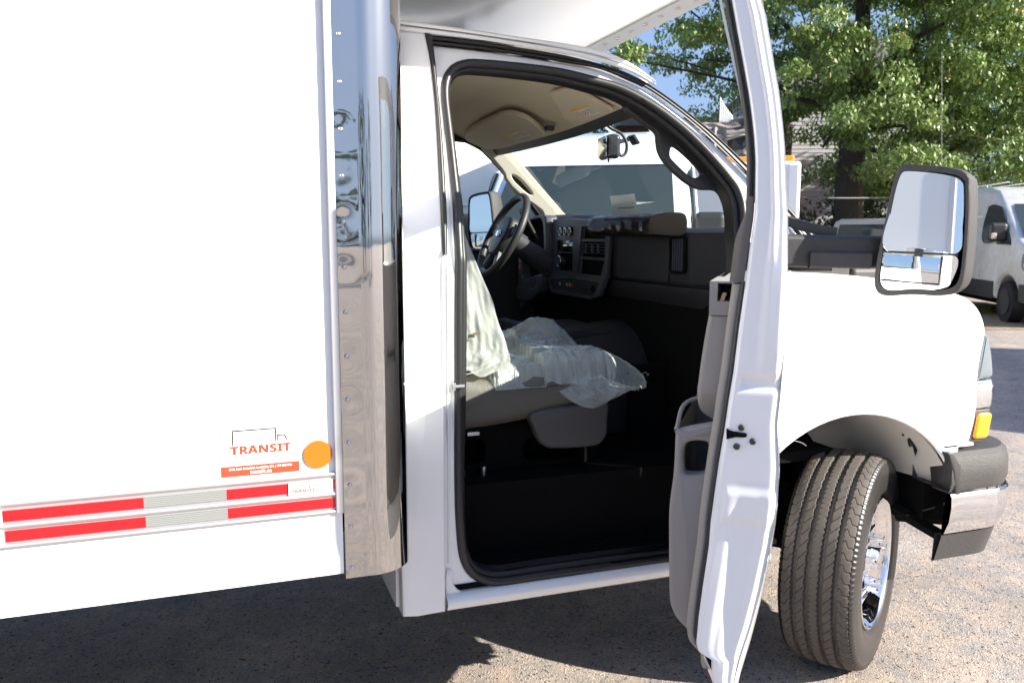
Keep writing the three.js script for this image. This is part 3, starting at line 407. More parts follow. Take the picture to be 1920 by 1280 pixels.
  { const cw = [[-0.046, 1.328], [-0.010, 1.328], [-0.010, 1.364], [-0.046, 1.364]], face = [[-0.0615, 1.30], [0.0, 1.30], [0.0, 1.368], [-0.0615, 1.368]];
    const sh = new THREE.Shape(face.map((p) => new THREE.Vector2(...p))); sh.holes.push(new THREE.Path(cw.map((p) => new THREE.Vector2(...p)))); const g = new THREE.ExtrudeGeometry(sh, { depth: 0.20, bevelEnabled: false }); { const p = g.attributes.position; for (let i = 0; i < p.count; i++) { const w = W(0.639 + p.getZ(i), p.getX(i), p.getY(i)); p.setXYZ(i, w.x, w.y, w.z); } g.computeVertexNormals(); }
    part('pull_cup', g, M.trim, trim, 'armrest end with a deep pull cup'); }
  part('pull_handle', grid((s, v) => W(0.836, lerp(-0.042, -0.034, s) + 0.006 * v, lerp(1.326, 1.345, v)), 1, 1), std(col(0.42, 0.28, 0.15), 0.5), trim);
  // map pocket
  const pk = smooth([[-0.120, 1.061], [-0.122, 0.972], [-0.129, 0.895], [-0.128, 0.819], [-0.126, 0.75], [-0.121, 0.685], [-0.107, 0.656], [-0.084, 0.633], [-0.070, 0.612], [-0.062, 0.606]], 40);
  const pkT = (y) => { for (let k = 1; k < pk.length; k++) if (y >= pk[k][1]) return lerp(pk[k][0], pk[k - 1][0], clamp((y - pk[k][1]) / (pk[k - 1][1] - pk[k][1] + 1e-6))); return pk[pk.length - 1][0]; };
  const outline = [...pk, ...Array.from({ length: 20 }, (_, i) => { const y = lerp(0.606, 1.086, i / 19); return [tz(y) - 0.008, y]; })];
  const hole = [[-0.1005, 1.030], [-0.1015, 0.985], [-0.098, 0.973], [-0.088, 0.971], [-0.060, 0.977], [-0.056, 0.985], [-0.053, 1.036], [-0.058, 1.042], [-0.090, 1.040]];
  const shp = new THREE.Shape(outline.map((p) => new THREE.Vector2(p[0], p[1]))); shp.holes.push(new THREE.Path(smooth(hole, 40, true).map((p) => new THREE.Vector2(p[0], p[1]))));
  const eg = new THREE.ExtrudeGeometry(shp, { depth: 0.02, bevelEnabled: true, bevelThickness: 0.010, bevelSize: 0.008, bevelOffset: -0.008, bevelSegments: 4 });
  { const p = eg.attributes.position; for (let i = 0; i < p.count; i++) { const x = p.getX(i), y = p.getY(i), z = p.getZ(i); const w = W(0.84 + z - 0.01 - 0.05 * sm(0.95, 0.6, y) * 0, x, y); p.setXYZ(i, w.x, w.y, w.z); } }
  const pock = part('map_pocket', [toCreasedNormals(eg, 0.6), grid((s, v) => { const y = lerp(0.606, 1.061, v); return W(lerp(0.30, 0.835, s), pkT(y) + 0.001, y); }, 4, 30), grid((s, v) => { const y = 0.606; return W(lerp(0.3, 0.85, s), lerp(-0.062, -0.03, v), y); }, 2, 2)], M.trimDark, trim, 'grey map pocket with a dark opening');
  part('pocket_inside', [grid((s, v) => W(0.42, lerp(-0.12, -0.03, s), lerp(0.61, 1.08, v)), 1, 1)], M.trimDark, pock);
  part('pocket_rim', [tube([W(0.855, -0.119, 1.062), W(0.858, -0.09, 1.055), W(0.856, -0.046, 1.068)], 0.006, 12, 6), tube([W(0.855, -0.119, 1.060), W(0.75, -0.110, 1.10), W(0.72, -0.06, 1.115)], 0.005, 12, 6)], M.trimDark, pock);
  // latch slot and bolts
  const onEnd = (pts, d) => { const g = ext(pts, null, 0.004, 0.012, 0.002); const p = g.attributes.position; for (let i = 0; i < p.count; i++) { const w = W(DL + d + p.getZ(i), p.getX(i), p.getY(i)); p.setXYZ(i, w.x, w.y, w.z); } g.computeVertexNormals(); return g; };
  part('latch', onEnd([[-0.013, 1.095], [-0.006, 1.092], [0.001, 1.0905], [0.020, 1.0895], [0.024, 1.0885], [0.0255, 1.085], [0.024, 1.0815], [0.018, 1.0805], [0.004, 1.0800], [-0.003, 1.0775], [-0.012, 1.075]], 0.003), M.deep, door, 'black latch slot');
  for (const [t, y] of [[0.0145, 1.099], [0.007, 1.062], [0.036, 1.074]]) part('bolt', onEnd(Array.from({ length: 14 }, (_, i) => [t + 0.0062 * Math.cos(i / 14 * 6.283), y + 0.0062 * Math.sin(i / 14 * 6.283)]), 0.004), M.blackPlastic, door);
}
// wing mirror on its arm
function mirrorHead(par, place, label, turn = 0) {
  const set = (g) => { if (turn) { g.translate(0.03, 0, -0.006); g.rotateY(turn); g.translate(-0.03, 0, -0.008); g.rotateX(-0.022); } return place(g); };
  const H = smooth([[-0.097, 0.172], [-0.084, 0.175], [0.041, 0.157], [0.062, 0.140], [0.066, 0.121], [0.071, -0.045], [0.060, -0.140], [0.030, -0.158], [-0.050, -0.160], [-0.124, -0.164], [-0.141, -0.147], [-0.143, -0.09], [-0.128, 0.023], [-0.108, 0.148]], 80, true);
  const sh = (k, dx, dy) => H.map(([x, y]) => [x * k + dx, y * k + dy]);
  const shell = grid((u, v, i, j) => { const lay = [[1.0, 0.006, 0, 0], [1.0, -0.004, 0, 0], [1.01, -0.04, 0.003, 0], [0.97, -0.085, 0.008, 0], [0.80, -0.115, 0.01, 0.0], [0.3, -0.125, 0.01, 0], [0.0, -0.126, 0.01, 0]][j]; const p = H[i % H.length]; return V(p[0] * lay[0] + lay[2], p[1] * lay[0] + lay[3], lay[1]); }, H.length - 1, 6);
  const bezel = ext(H, [sh(0.93, -0.001, 0)], 0.008, 0.012, 0.003);
  const m = part('wing_mirror', [place(shell), place(bezel)], M.bumperPlastic, par, label);
  const up = smooth([[-0.088, 0.160], [0.036, 0.145], [0.050, 0.128], [0.055, 0.02], [0.049, -0.050], [-0.124, -0.043], [-0.115, 0.065], [-0.100, 0.145]], 60, true);
  part('mirror_glass', set(ext(up, null, 0.006, 0.004, 0.0012, 0.15)), M.mirror, m, 'large flat mirror glass');
  const bow = grid((u, v) => { const x = lerp(-0.127, 0.012, u), y = lerp(-0.128, -0.056, v), k = 0.9; const c = (x + 0.057) / 0.07, d = (y + 0.092) / 0.036; return V(x + 0.004 * (1 - v), y - 0.008 * (u), 0.0095 - 0.006 * (c * c + 0.4 * d * d)); }, 20, 12);
  part('mirror_glass', place(bow), M.mirror, m, 'small convex mirror glass');
  part('mirror_glass', place(ext(smooth([[-0.133, -0.054], [0.048, -0.060], [0.042, -0.118], [0.030, -0.138], [-0.114, -0.152], [-0.130, -0.142]], 40, true), null, 0.0015, 0.003, 0.001, 0.15)), M.mirror, m);
  part('mirror_divider', [place(ext([[-0.130, -0.046], [0.052, -0.053], [0.052, -0.058], [-0.130, -0.052]], null, 0.010, 0.006, 0.001)), place(ext([[-0.128, -0.126], [0.012, -0.134], [0.016, -0.060], [0.0125, -0.060], [0.010, -0.130], [-0.128, -0.122]], null, 0.009, 0.006, 0.001))], M.blackPlastic, m);
  return m;
}
{
  const c = V(1.735, 1.465, -1.66), n = V(-0.83, 0, 0.56).normalize(), xa = V(0.56, 0, 0.83).normalize(), mt = new THREE.Matrix4().makeBasis(xa, V(0, 1, 0), n).setPosition(c);
  const door = truck.children.find((o) => o.name === 'door');
  const m = mirrorHead(truck, (g) => g.applyMatrix4(mt), 'black tow mirror on the open door', 0.20);
  const a0 = W(0.17, 0.07, 1.418), a1 = c.clone().addScaledVector(xa, -0.122).addScaledVector(n, -0.075).setY(1.412), d = a1.clone().sub(a0);
  const armP = [a0.clone().addScaledVector(d, -0.1), a0.clone().addScaledVector(d, 0.3), a0.clone().addScaledVector(d, 0.7), a1.clone().addScaledVector(d, -0.06), a1];
  part('mirror_arm', [sweep(curve(armP.map((p) => [p.x, p.y, p.z]), 20), rect(-0.030, 0.030, -0.044, 0.044, 0.014), V(0, 1, 0))], M.blackPlastic, m, 'black mirror arm');
  const e0 = a0.clone().addScaledVector(d, 0.25).add(V(-0.022, -0.022, 0.026)), e1 = a0.clone().addScaledVector(d, 0.80).add(V(-0.022, -0.022, 0.026));
  part('arm_cover', [sweep([e0, e0.clone().lerp(e1, 0.15), e0.clone().lerp(e1, 0.85), e1], rect(-0.010, 0.010, -0.022, 0.022, 0.008), V(0, 1, 0))], M.bumperPlastic, m);
  part('mirror_base', [sweep([W(0.08, 0.08, 1.50), W(0.09, 0.12, 1.485), W(0.10, 0.17, 1.472), W(0.10, 0.21, 1.466)], rect(-0.018, 0.018, -0.014, 0.014, 0.006), V(0, 1, 0))], M.bumperPlastic, m); part('mirror_base', [sweep([W(0.1, 0.06, 1.376), W(0.11, 0.12, 1.372), W(0.12, 0.2, 1.374)], rect(-0.02, 0.02, -0.012, 0.012, 0.006), V(0, 1, 0))], M.bumperPlastic, m);
  // far mirror, seen through the driver's window
  const c2 = V(1.262, 1.520, -4.17), n2 = V(-0.86, 0, 0.51).normalize(), mt2 = new THREE.Matrix4().makeBasis(V(0.51, 0, 0.86).normalize().multiplyScalar(-0.90), V(0, 0.92, 0), n2).setPosition(c2);
  const m2 = mirrorHead(truck, (g) => { g.applyMatrix4(mt2); g.computeVertexNormals(); return g; }, 'mirror beyond the driver window');
  part('mirror_arm', [beam([1.36, 1.44, -4.15], [1.52, 1.40, -3.93], 0.06, 0.05)], M.blackPlastic, m2);
}

// ---------------------------------------------------------------- cab inside
{
  // far side with its window opening
  const win = smooth([[0.60, 1.385], [0.60, 1.78], [0.64, 1.87], [0.72, 1.893], [0.90, 1.896], [1.028, 1.890], [1.092, 1.883], [1.161, 1.851], [1.219, 1.808], [1.279, 1.757], [1.408, 1.636], [1.457, 1.591], [1.53, 1.50], [1.56, 1.40], [1.50, 1.383], [1.2, 1.383], [0.9, 1.384]], 120, true);
  const fg = ext([[0.40, 0.50], [1.75, 0.50], [1.80, 1.38], [1.79, 1.42], [1.45, 1.72], [1.2, 1.92], [0.9, 1.99], [0.40, 2.0], [0.40, 1.42], [0.40, 1.38]], [win], -3.95, 0.05, 0.004);
  { const p = fg.attributes.position; for (let i = 0; i < p.count; i++) { const y = p.getY(i); if (y > 1.4) p.setZ(i, p.getZ(i) + 0.45 * (y - 1.4)); } fg.computeVertexNormals(); }
  part('driver_door', fg, M.dash, truck, 'dark inner driver door with its window frame');
  part('window_seal', sweep(win.map(([x, y]) => V(x, y, zfar(y) + 0.002)), ring(0.010, 0.012, 8)), M.rubber, truck);
  part('driver_window', grid((u, v) => { const y = lerp(1.385, 1.89, v); const x1 = y < 1.5 ? 1.55 : lerp(1.53, 1.08, (y - 1.5) / 0.39); return V(lerp(0.60, x1, u), y, zfar(y) - 0.02); }, 4, 8), M.glass, truck, 'driver window glass');
  const fl = (pts, hole, zo, d, mat, name, label) => { const g = ext(pts, hole, 0, d, 0.006); const p = g.attributes.position; for (let i = 0; i < p.count; i++) p.setZ(i, p.getZ(i) + zfar(p.getY(i)) + zo); g.computeVertexNormals(); return part(name, g, mat, truck, label); };
  const fpW = [[1.138, 1.850], [1.200, 1.802], [1.245, 1.761], [1.261, 1.743], [1.270, 1.721], [1.304, 1.686], [1.356, 1.648], [1.402, 1.621], [1.432, 1.606], [1.479, 1.576], [1.50, 1.545], [1.52, 1.50]], fpS = [[1.66, 1.50], [1.626, 1.544], [1.583, 1.577], [1.444, 1.696], [1.333, 1.792], [1.250, 1.871], [1.19, 1.885]];
  const fp = fl([...fpW, ...fpS].reverse(), [smooth([[1.296, 1.739], [1.307, 1.718], [1.345, 1.687], [1.402, 1.651], [1.415, 1.651], [1.402, 1.670], [1.324, 1.732]], 30, true)], 0.075, 0.035, M.pillar, 'pillar_trim', 'pale pillar trim with a grab handle beside the wheel');
  part('handle_recess', (() => { const g = ext(smooth([[1.27, 1.76], [1.30, 1.70], [1.40, 1.63], [1.45, 1.64], [1.40, 1.69], [1.32, 1.76]], 30, true), null, 0, 0.01); const p = g.attributes.position; for (let i = 0; i < p.count; i++) p.setZ(i, p.getZ(i) + zfar(p.getY(i)) + 0.03); return g; })(), M.darkTrim, fp);
  // near pillar trim with grab handle
  const inn = smooth([[1.161, 1.828], [1.221, 1.785], [1.252, 1.764], [1.253, 1.738], [1.254, 1.711], [1.266, 1.682], [1.300, 1.644], [1.346, 1.609], [1.381, 1.596], [1.431, 1.594], [1.445, 1.586], [1.457, 1.557], [1.460, 1.525], [1.454, 1.450]], 60), outp = smooth([[1.149, 1.855], [1.176, 1.860], [1.250, 1.820], [1.332, 1.755], [1.431, 1.67], [1.490, 1.62], [1.52, 1.549], [1.52, 1.45]], 50);
  const hole = smooth([[1.286, 1.708], [1.293, 1.722], [1.308, 1.725], [1.329, 1.713], [1.387, 1.656], [1.392, 1.643], [1.383, 1.635], [1.359, 1.631], [1.340, 1.639], [1.301, 1.673], [1.285, 1.692]], 50, true);
  const pg = ext([...inn, ...outp.slice().reverse()], [hole], 0, 0.03, 0.005); { const p = pg.attributes.position; for (let i = 0; i < p.count; i++) p.setZ(i, p.getZ(i) + zside(p.getY(i)) - 0.10 + 0.0); pg.computeVertexNormals(); }
  part('grab_pillar', pg, M.darkTrim, truck, 'dark pillar trim with a grab handle opening');
  // headliner: side roll, front slope, main panel
  const slope = (x) => 1.845 + (1.17 - x) * 0.45;
  part('headliner', [grid((u, v) => { const bow = 0.055 * Math.sin(Math.PI * v), x0 = lerp(0.44, 1.17, u), y = x0 > 0.90 ? slope(x0) : slope(0.90), z = lerp(-2.30, -3.78, v); return V(x0 + bow * sm(0.7, 1.17, x0), y, z); }, 20, 16), grid((u, v) => { const x = lerp(0.44, 1.168, u), top = x > 0.9 ? slope(x) : slope(0.9), e = (x < 0.9 ? 1.905 : 1.905 - 0.060 * Math.pow((x - 0.9) / 0.268, 1.7)) + 0.012; return V(x, lerp(e, Math.max(e + 0.004, top - 0.010), v * v), lerp(-2.285, -2.40, v)); }, 20, 6)], M.liner, truck, 'beige cloth headliner');
  const onSlope = (pts, dy, th, mat, name, label, par, tex) => { const g = ext(pts.map(([x, z]) => [x, -z]), null, 0, th, Math.min(0.006, th / 3)); const p = g.attributes.position; for (let i = 0; i < p.count; i++) { const x = p.getX(i), y = p.getY(i), z = p.getZ(i); p.setXYZ(i, x, slope(x) + z + dy, -y); } g.computeVertexNormals(); if (tex) { const u = g.attributes.uv, xs = pts.map((q) => q[0]), zs = pts.map((q) => q[1]), x0 = Math.min(...xs), x1 = Math.max(...xs), z0 = Math.min(...zs), z1 = Math.max(...zs); for (let i = 0; i < u.count; i++) u.setXY(i, (p.getZ(i) - z0) / (z1 - z0), (x1 - p.getX(i)) / (x1 - x0)); } return part(name, g, mat, par, label); };
  const v1 = onSlope(smooth([[1.045, -3.62], [1.012, -3.50], [0.996, -3.08], [1.000, -2.94], [1.022, -2.885], [1.06, -2.865], [1.150, -2.93], [1.155, -3.09], [1.150, -3.5], [1.120, -3.60]], 80, true), -0.006, 0.02, std(col(0.58, 0.505, 0.39), 0.9), 'sun_visor', 'beige driver sun visor folded up', truck);
  const v2 = onSlope([[1.005, -2.52], [1.02, -2.36], [1.150, -2.36], [1.158, -2.60], [1.13, -2.68]], -0.004, 0.012, std(col(0.60, 0.52, 0.40), 0.9), 'sun_visor', 'beige passenger sun visor folded up', truck);
  const lab = canvasTex(256, 150, (x, w, h) => { x.fillStyle = '#d9d6cf'; x.fillRect(0, 0, w, h); x.fillStyle = '#e9b92e'; x.fillRect(0, 0, w, 30); x.strokeStyle = '#333'; x.lineWidth = 3; x.fillStyle = '#555'; for (let i = 0; i < 6; i++) { x.fillRect(12, 46 + i * 15, 80, 4); x.fillRect(166, 46 + i * 15, 78, 4); } x.strokeStyle = '#c22'; x.lineWidth = 7; x.beginPath(); x.arc(128, 90, 26, 0, 7); x.moveTo(110, 108); x.lineTo(146, 72); x.stroke(); });
  const lm = std(0xffffff, 0.6, { map: lab });
  onSlope([[1.082, -3.205], [1.090, -3.02], [1.128, -3.03], [1.124, -3.22]], -0.0255, 0.002, lm, 'warning_label', 'yellow and white warning label', v1, true);
  onSlope([[1.092, -2.556], [1.098, -2.43], [1.140, -2.435], [1.134, -2.57]], -0.017, 0.002, lm, 'warning_label', 'yellow and white warning label', v2, true);
  part('visor_clip', [box(1.135, 1.165, 1.838, 1.856, -2.90, -2.87, 0.003)], M.darkTrim, truck);
  // rear bulkhead, floor, step, firewall
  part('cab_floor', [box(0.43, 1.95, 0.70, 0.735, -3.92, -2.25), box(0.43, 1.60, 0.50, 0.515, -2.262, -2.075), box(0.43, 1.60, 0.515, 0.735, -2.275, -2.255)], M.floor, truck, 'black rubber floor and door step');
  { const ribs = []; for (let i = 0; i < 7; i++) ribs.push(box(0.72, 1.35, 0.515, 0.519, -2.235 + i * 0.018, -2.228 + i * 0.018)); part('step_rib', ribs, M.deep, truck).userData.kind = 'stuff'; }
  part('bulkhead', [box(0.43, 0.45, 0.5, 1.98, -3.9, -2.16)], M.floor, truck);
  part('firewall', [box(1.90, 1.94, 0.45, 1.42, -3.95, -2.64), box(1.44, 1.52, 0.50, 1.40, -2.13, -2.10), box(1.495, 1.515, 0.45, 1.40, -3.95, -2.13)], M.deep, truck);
  part('engine_cover', [(() => { const g = grid((u, v) => { const a = Math.PI * u; return V(lerp(1.05, 1.9, v), 0.73 + (0.34 + 0.10 * v) * Math.pow(Math.sin(a), 0.6), -3.0 - 0.30 * Math.cos(a)); }, 20, 6); return g; })()], M.dash, truck);
  // dashboard
  const topY = (z) => z > -2.5 ? 1.484 : z > -3.05 ? lerp(1.484, 1.527, (-2.5 - z) / 0.55) : lerp(1.527, 1.553, clamp((-3.05 - z) / 0.4)) - 0.03 * sm(-3.6, -3.88, z);
  const dp = [[1.86, -0.09], [1.64, -0.02], [1.52, 0.0], [1.47, -0.002], [1.445, -0.018], [1.440, -0.045], [1.446, -0.16, 1.303], [1.450, 0, 1.297], [1.470, 0, 1.294], [1.471, 0, 1.288], [1.453, 0, 1.284], [1.456, 0, 1.27], [1.475, 0, 1.24], [1.53, 0, 1.17], [1.62, 0, 1.06], [1.86, 0, 0.98]];
  const dash = part('dashboard', [toCreasedNormals(grid((u, v, i, j) => { const z = lerp(-2.125, -3.86, v), q = dp[i], y = q[2] ? q[2] : topY(z) + q[1]; return V(q[0] + (q[0] < 1.6 ? 0.34 * Math.max(0, z + 2.375) : 0), y, z); }, dp.length - 1, 70).toNonIndexed(), 0.6), ext([[1.86, 1.39], [1.60, 1.484], [1.53, 1.466], [1.53, 1.43], [1.54, 1.288], [1.60, 1.17], [1.62, 1.06], [1.86, 0.98]], null, -2.120, 0.012, 0.003)], M.dash, truck, 'dark dashboard');
  part('glove_box', extX(rect(-2.89, -2.50, 1.298, 1.455, 0.018), null, 1.443, 0.008, 0.003), M.dash, dash);
  part('side_vent', [extX(rect(-2.485, -2.385, 1.330, 1.458, 0.02), [rect(-2.477, -2.393, 1.337, 1.451, 0.014)], 1.441, 0.010, 0.003), extX(rect(-2.477, -2.393, 1.337, 1.451), null, 1.4395, 0.001)], M.deep, dash);
  for (let i = 0; i < 5; i++) part('vent_slat', box(1.430, 1.438, 1.341, 1.447, -2.466 + i * 0.0150, -2.462 + i * 0.0150), M.bezel, dash);
  part('instrument_hood', [extX(smooth([[-3.86, 1.10], [-3.86, 1.47], [-3.82, 1.520], [-3.70, 1.545], [-3.55, 1.548], [-3.52, 1.54], [-3.53, 1.28], [-3.62, 1.25]], 60, true), [smooth([[-3.84, 1.26], [-3.84, 1.46], [-3.80, 1.505], [-3.70, 1.528], [-3.58, 1.532], [-3.55, 1.50], [-3.56, 1.30], [-3.66, 1.27]], 50, true)], 1.445, 0.06, 0.008)], M.bezel, dash);
  part('instrument_panel', extX(rect(-3.85, -3.54, 1.26, 1.535), null, 1.442, 0.004), M.deep, dash);
  // centre stack
  const bz = part('centre_stack', extX([[-3.575, 1.285], [-3.55, 1.215], [-3.52, 1.196], [-3.10, 1.196], [-3.01, 1.215], [-2.945, 1.30], [-2.925, 1.45], [-2.93, 1.515], [-3.10, 1.520], [-3.30, 1.530], [-3.50, 1.530], [-3.51, 1.46], [-3.535, 1.36]], [rect(-3.445, -3.262, 1.452, 1.498, 0.006), rect(-3.455, -3.268, 1.300, 1.442, 0.006), [[-3.225, 1.295], [-2.985, 1.295], [-2.950, 1.362], [-2.950, 1.440], [-2.94, 1.50], [-3.185, 1.50]], [[-3.53, 1.262], [-3.50, 1.212], [-3.06, 1.210], [-3.02, 1.235], [-3.0, 1.275], [-3.3, 1.279]]], 1.436, 0.022, 0.005), M.bezel, dash, 'grey centre stack with vents, radio and knobs');
  part('stack_back', extX([[-3.55, 1.205], [-3.02, 1.205], [-2.935, 1.30], [-2.935, 1.51], [-3.50, 1.515]], null, 1.438, 0.004), M.deep, bz);
  part('switch_panel', extX([[-3.528, 1.262], [-3.50, 1.214], [-3.06, 1.212], [-3.02, 1.235], [-3.002, 1.273], [-3.3, 1.277]], null, 1.426, 0.006, 0.002), M.dash, bz);
  const ringG = (x, y, z, r, w) => { const g = new THREE.TorusGeometry(r, w, 8, 24); g.rotateY(Math.PI / 2); g.translate(x, y, z); return g; }, disc = (x0, x1, y, z, r) => cyl([x0, y, z], [x1, y, z], r, r * 0.92, 20);
  for (const z of [-3.405, -3.352, -3.300]) part('knob', [disc(1.43, 1.408, 1.474, z, 0.015)], M.blackPlastic, bz), part('knob_ring', [ringG(1.410, 1.474, z, 0.0155, 0.0022)], M.chrome, bz);
  part('radio', [extX(rect(-3.445, -3.278, 1.392, 1.437, 0.004), null, 1.426, 0.006, 0.001)], phy(col(0.01, 0.01, 0.012), 0.08, { clearcoat: 1 }), bz);
  for (let i = 0; i < 6; i++) part('button', box(1.418, 1.424, 1.381, 1.386, -3.43 + i * 0.024, -3.414 + i * 0.024), M.bezel, bz);
  part('control_knob', [disc(1.43, 1.402, 1.345, -3.405, 0.022)], M.blackPlastic, bz); part('knob_ring', [ringG(1.404, 1.345, -3.405, 0.0225, 0.0024)], M.chrome, bz);
  for (const y of [1.438, 1.364]) part('stack_bar', box(1.418, 1.436, y - 0.0055, y + 0.0055, -3.21, -2.95), M.bezel, bz);
  for (let i = 0; i < 4; i++) part('vent_slat', box(1.424, 1.436, 1.385 + i * 0.012, 1.388 + i * 0.012, -3.20, -2.96), M.bezel, bz);
  for (const z of [-3.15, -3.088, -3.03]) part('vent_tab', box(1.416, 1.424, 1.388, 1.424, z, z + 0.008), M.bezel, bz);
  for (const [z, r] of [[-3.42, 0], [-3.34, 0], [-3.31, 0], [-3.285, 1]]) part('switch', [box(1.415, 1.421, 1.238, 1.250, z - 0.005, z + 0.005, 0.001)], r ? M.redPlastic : std(col(0.35, 0.33, 0.3), 0.5), bz);
  part('power_socket', [disc(1.426, 1.416, 1.243, -3.07, 0.015)], M.deep, bz);
  part('console_tray', [box(1.10, 1.42, 1.06, 1.10, -3.28, -2.86, 0.015), box(1.08, 1.12, 1.04, 1.115, -3.28, -2.86, 0.01)], M.dash, dash);
  part('knee_panel', [extX(smooth([[-3.90, 1.14], [-3.6, 1.19], [-3.56, 1.27], [-3.60, 1.275], [-3.66, 1.215], [-3.92, 1.20]], 30, true), null, 1.43, 0.05, 0.01)], M.bezel, dash);
  // tray on the dash still in its film
  const tray = part('dash_tray', [(() => { const g = ext(smooth([[1.44, 1.462], [1.34, 1.458], [1.305, 1.466], [1.298, 1.485], [1.306, 1.512], [1.335, 1.524], [1.44, 1.526]], 40, true), null, -2.40, 0.455, 0.006); return g; })()], phy(col(0.010, 0.0085, 0.008), 0.6, { specularIntensity: 0.06 }), dash, 'glossy dark tray wrapped in clear film');
  const crumple = (x, y, z, k, s) => s * (1 - 2 * Math.abs(noise.noise(x * k, y * k, z * k))) + s * 0.5 * (1 - 2 * Math.abs(noise.noise(x * k * 2.3 + 5, y * k * 2.3, z * k * 2.3)));
  part('film', [grid((u, v) => { const a = u * 2 * Math.PI, z = lerp(-2.360, -2.860, v), d = crumple(Math.cos(a) * 0.6, z * 2, Math.sin(a) * 0.6, 3.5, 0.004), end = sm(0.28, 0.0, v) * 0.012, sx = Math.sign(Math.cos(a)) * Math.pow(Math.abs(Math.cos(a)), 0.5), sy = Math.sign(Math.sin(a)) * Math.pow(Math.abs(Math.sin(a)), 0.5); return V(1.372 + (0.077 + d * 0.6) * sx, 1.491 + (0.036 + d * 0.6 + end * 0.5) * sy + (v < 0.25 ? -0.004 : 0), z); }, 60, 50)], M.film, tray);
  // steering wheel
  const sc = V(1.150, 1.458, -3.42), tilt = 27 * Math.PI / 180, mt = new THREE.Matrix4().makeBasis(V(0, 0, 1), V(Math.sin(tilt), Math.cos(tilt), 0).normalize(), V(-Math.cos(tilt), Math.sin(tilt), 0)).setPosition(sc), pl = (g) => g.applyMatrix4(mt);
  const sw = part('steering_wheel', [pl(new THREE.TorusGeometry(0.185, 0.0165, 14, 64))], std(col(0.030, 0.029, 0.030), 0.5), truck, 'black steering wheel');
  part('hub_pad', [pl((() => { const g = ext(smooth([[-0.085, 0.03], [-0.06, 0.075], [0, 0.085], [0.06, 0.075], [0.085, 0.03], [0.07, -0.05], [0.035, -0.095], [-0.035, -0.095], [-0.07, -0.05]], 50, true), null, 0.02, 0.05, 0.014); return g; })())], std(col(0.026, 0.026, 0.028), 0.45), sw);
  for (const [a, b, w] of [[[-0.07, 0.02], [-0.18, 0.03], 0.04], [[0.07, 0.02], [0.18, 0.03], 0.04], [[-0.04, -0.08], [-0.085, -0.165], 0.028], [[0.04, -0.08], [0.085, -0.165], 0.028]]) { const d = [b[0] - a[0], b[1] - a[1]], l = Math.hypot(...d), n = [-d[1] / l * w / 2, d[0] / l * w / 2]; part('spoke', pl(ext([[a[0] + n[0], a[1] + n[1]], [b[0] + n[0], b[1] + n[1]], [b[0] - n[0], b[1] - n[1]], [a[0] - n[0], a[1] - n[1]]].reverse(), null, 0.004, 0.018, 0.004)), M.bezel, sw); }
  part('emblem', pl(ext(Array.from({ length: 24 }, (_, i) => [0.030 * Math.cos(i / 24 * 6.283), 0.017 * Math.sin(i / 24 * 6.283)]), null, 0.025, 0.006, 0.002)), std(col(0.5, 0.55, 0.65), 0.2, { metalness: 0.8 }), sw);
  for (const s of [-1, 1]) for (let i = 0; i < 3; i++) part('button', pl(box(s * 0.125 - 0.012, s * 0.125 + 0.012, 0.014 + i * 0.013, 0.022 + i * 0.013, 0.004, 0.009, 0.002)), M.grey, sw);
  part('steering_column', [pl(cyl([0, 0, 0], [0, -0.02, -0.24], 0.042, 0.05)), pl(cyl([0, 0.0, 0.0], [0, 0, -0.1], 0.055, 0.046))], M.dash, sw);
  part('shift_lever', [cyl([1.34, 1.44, -3.50], [1.24, 1.56, -3.42], 0.008), cyl([1.255, 1.543, -3.432], [1.236, 1.566, -3.416], 0.015)], std(col(0.06, 0.055, 0.05), 0.35), sw);
  // interior mirror
  const q = (x, y, z) => V(x, y, z);
  const im = new THREE.Matrix4().makeBasis(V(0.50, 0, 0.866), V(0, 1, 0), V(-0.866, 0, 0.5)).setPosition(1.345, 1.782, -2.79);
  const rv = part('interior_mirror', [(() => { const g = new RoundedBoxGeometry(0.052, 0.086, 0.12, 3, 0.016); g.rotateY(-0.15); g.translate(1.352, 1.776, -2.80); return g; })(), beam([1.37, 1.792, -2.80], [1.44, 1.812, -2.80], 0.016, 0.02), (() => { const g = new RoundedBoxGeometry(0.012, 0.04, 0.05, 2, 0.004); g.rotateZ(0.66); g.translate(1.448, 1.807, -2.795); return g; })()], phy(col(0.02, 0.02, 0.022), 0.2, { clearcoat: 1 }), truck, 'black interior mirror with a looping cable');
  part('mirror_glass', (() => { const g = new THREE.BoxGeometry(0.003, 0.072, 0.10); g.rotateY(-0.15); g.translate(1.3255, 1.776, -2.804); return g; })(), M.mirror, rv);
  part('mirror_cable', [tube([[1.325, 1.868, -2.80], [1.36, 1.845, -2.80], [1.40, 1.825, -2.795], [1.418, 1.79, -2.79], [1.412, 1.755, -2.79], [1.395, 1.748, -2.79], [1.382, 1.765, -2.79], [1.372, 1.785, -2.79]], 0.006, 40, 7), tube([[1.345, 1.735, -2.79], [1.345, 1.722, -2.79]], 0.003, 4, 6)], M.rubber, rv);
  // passenger seat
  const cu = smooth([[0.56, 0.885], [0.70, 0.884], [0.80, 0.892], [0.90, 0.906], [1.0, 0.928], [1.09, 0.942], [1.125, 0.965], [1.14, 1.01], [1.13, 1.05], [1.09, 1.068], [1.0, 1.066], [0.9, 1.050], [0.75, 1.035], [0.56, 1.05]], 80, true);
  const seat = part('passenger_seat', ext(cu, null, -2.295, 0.50, 0.045), M.seat, truck, 'grey vinyl passenger seat');
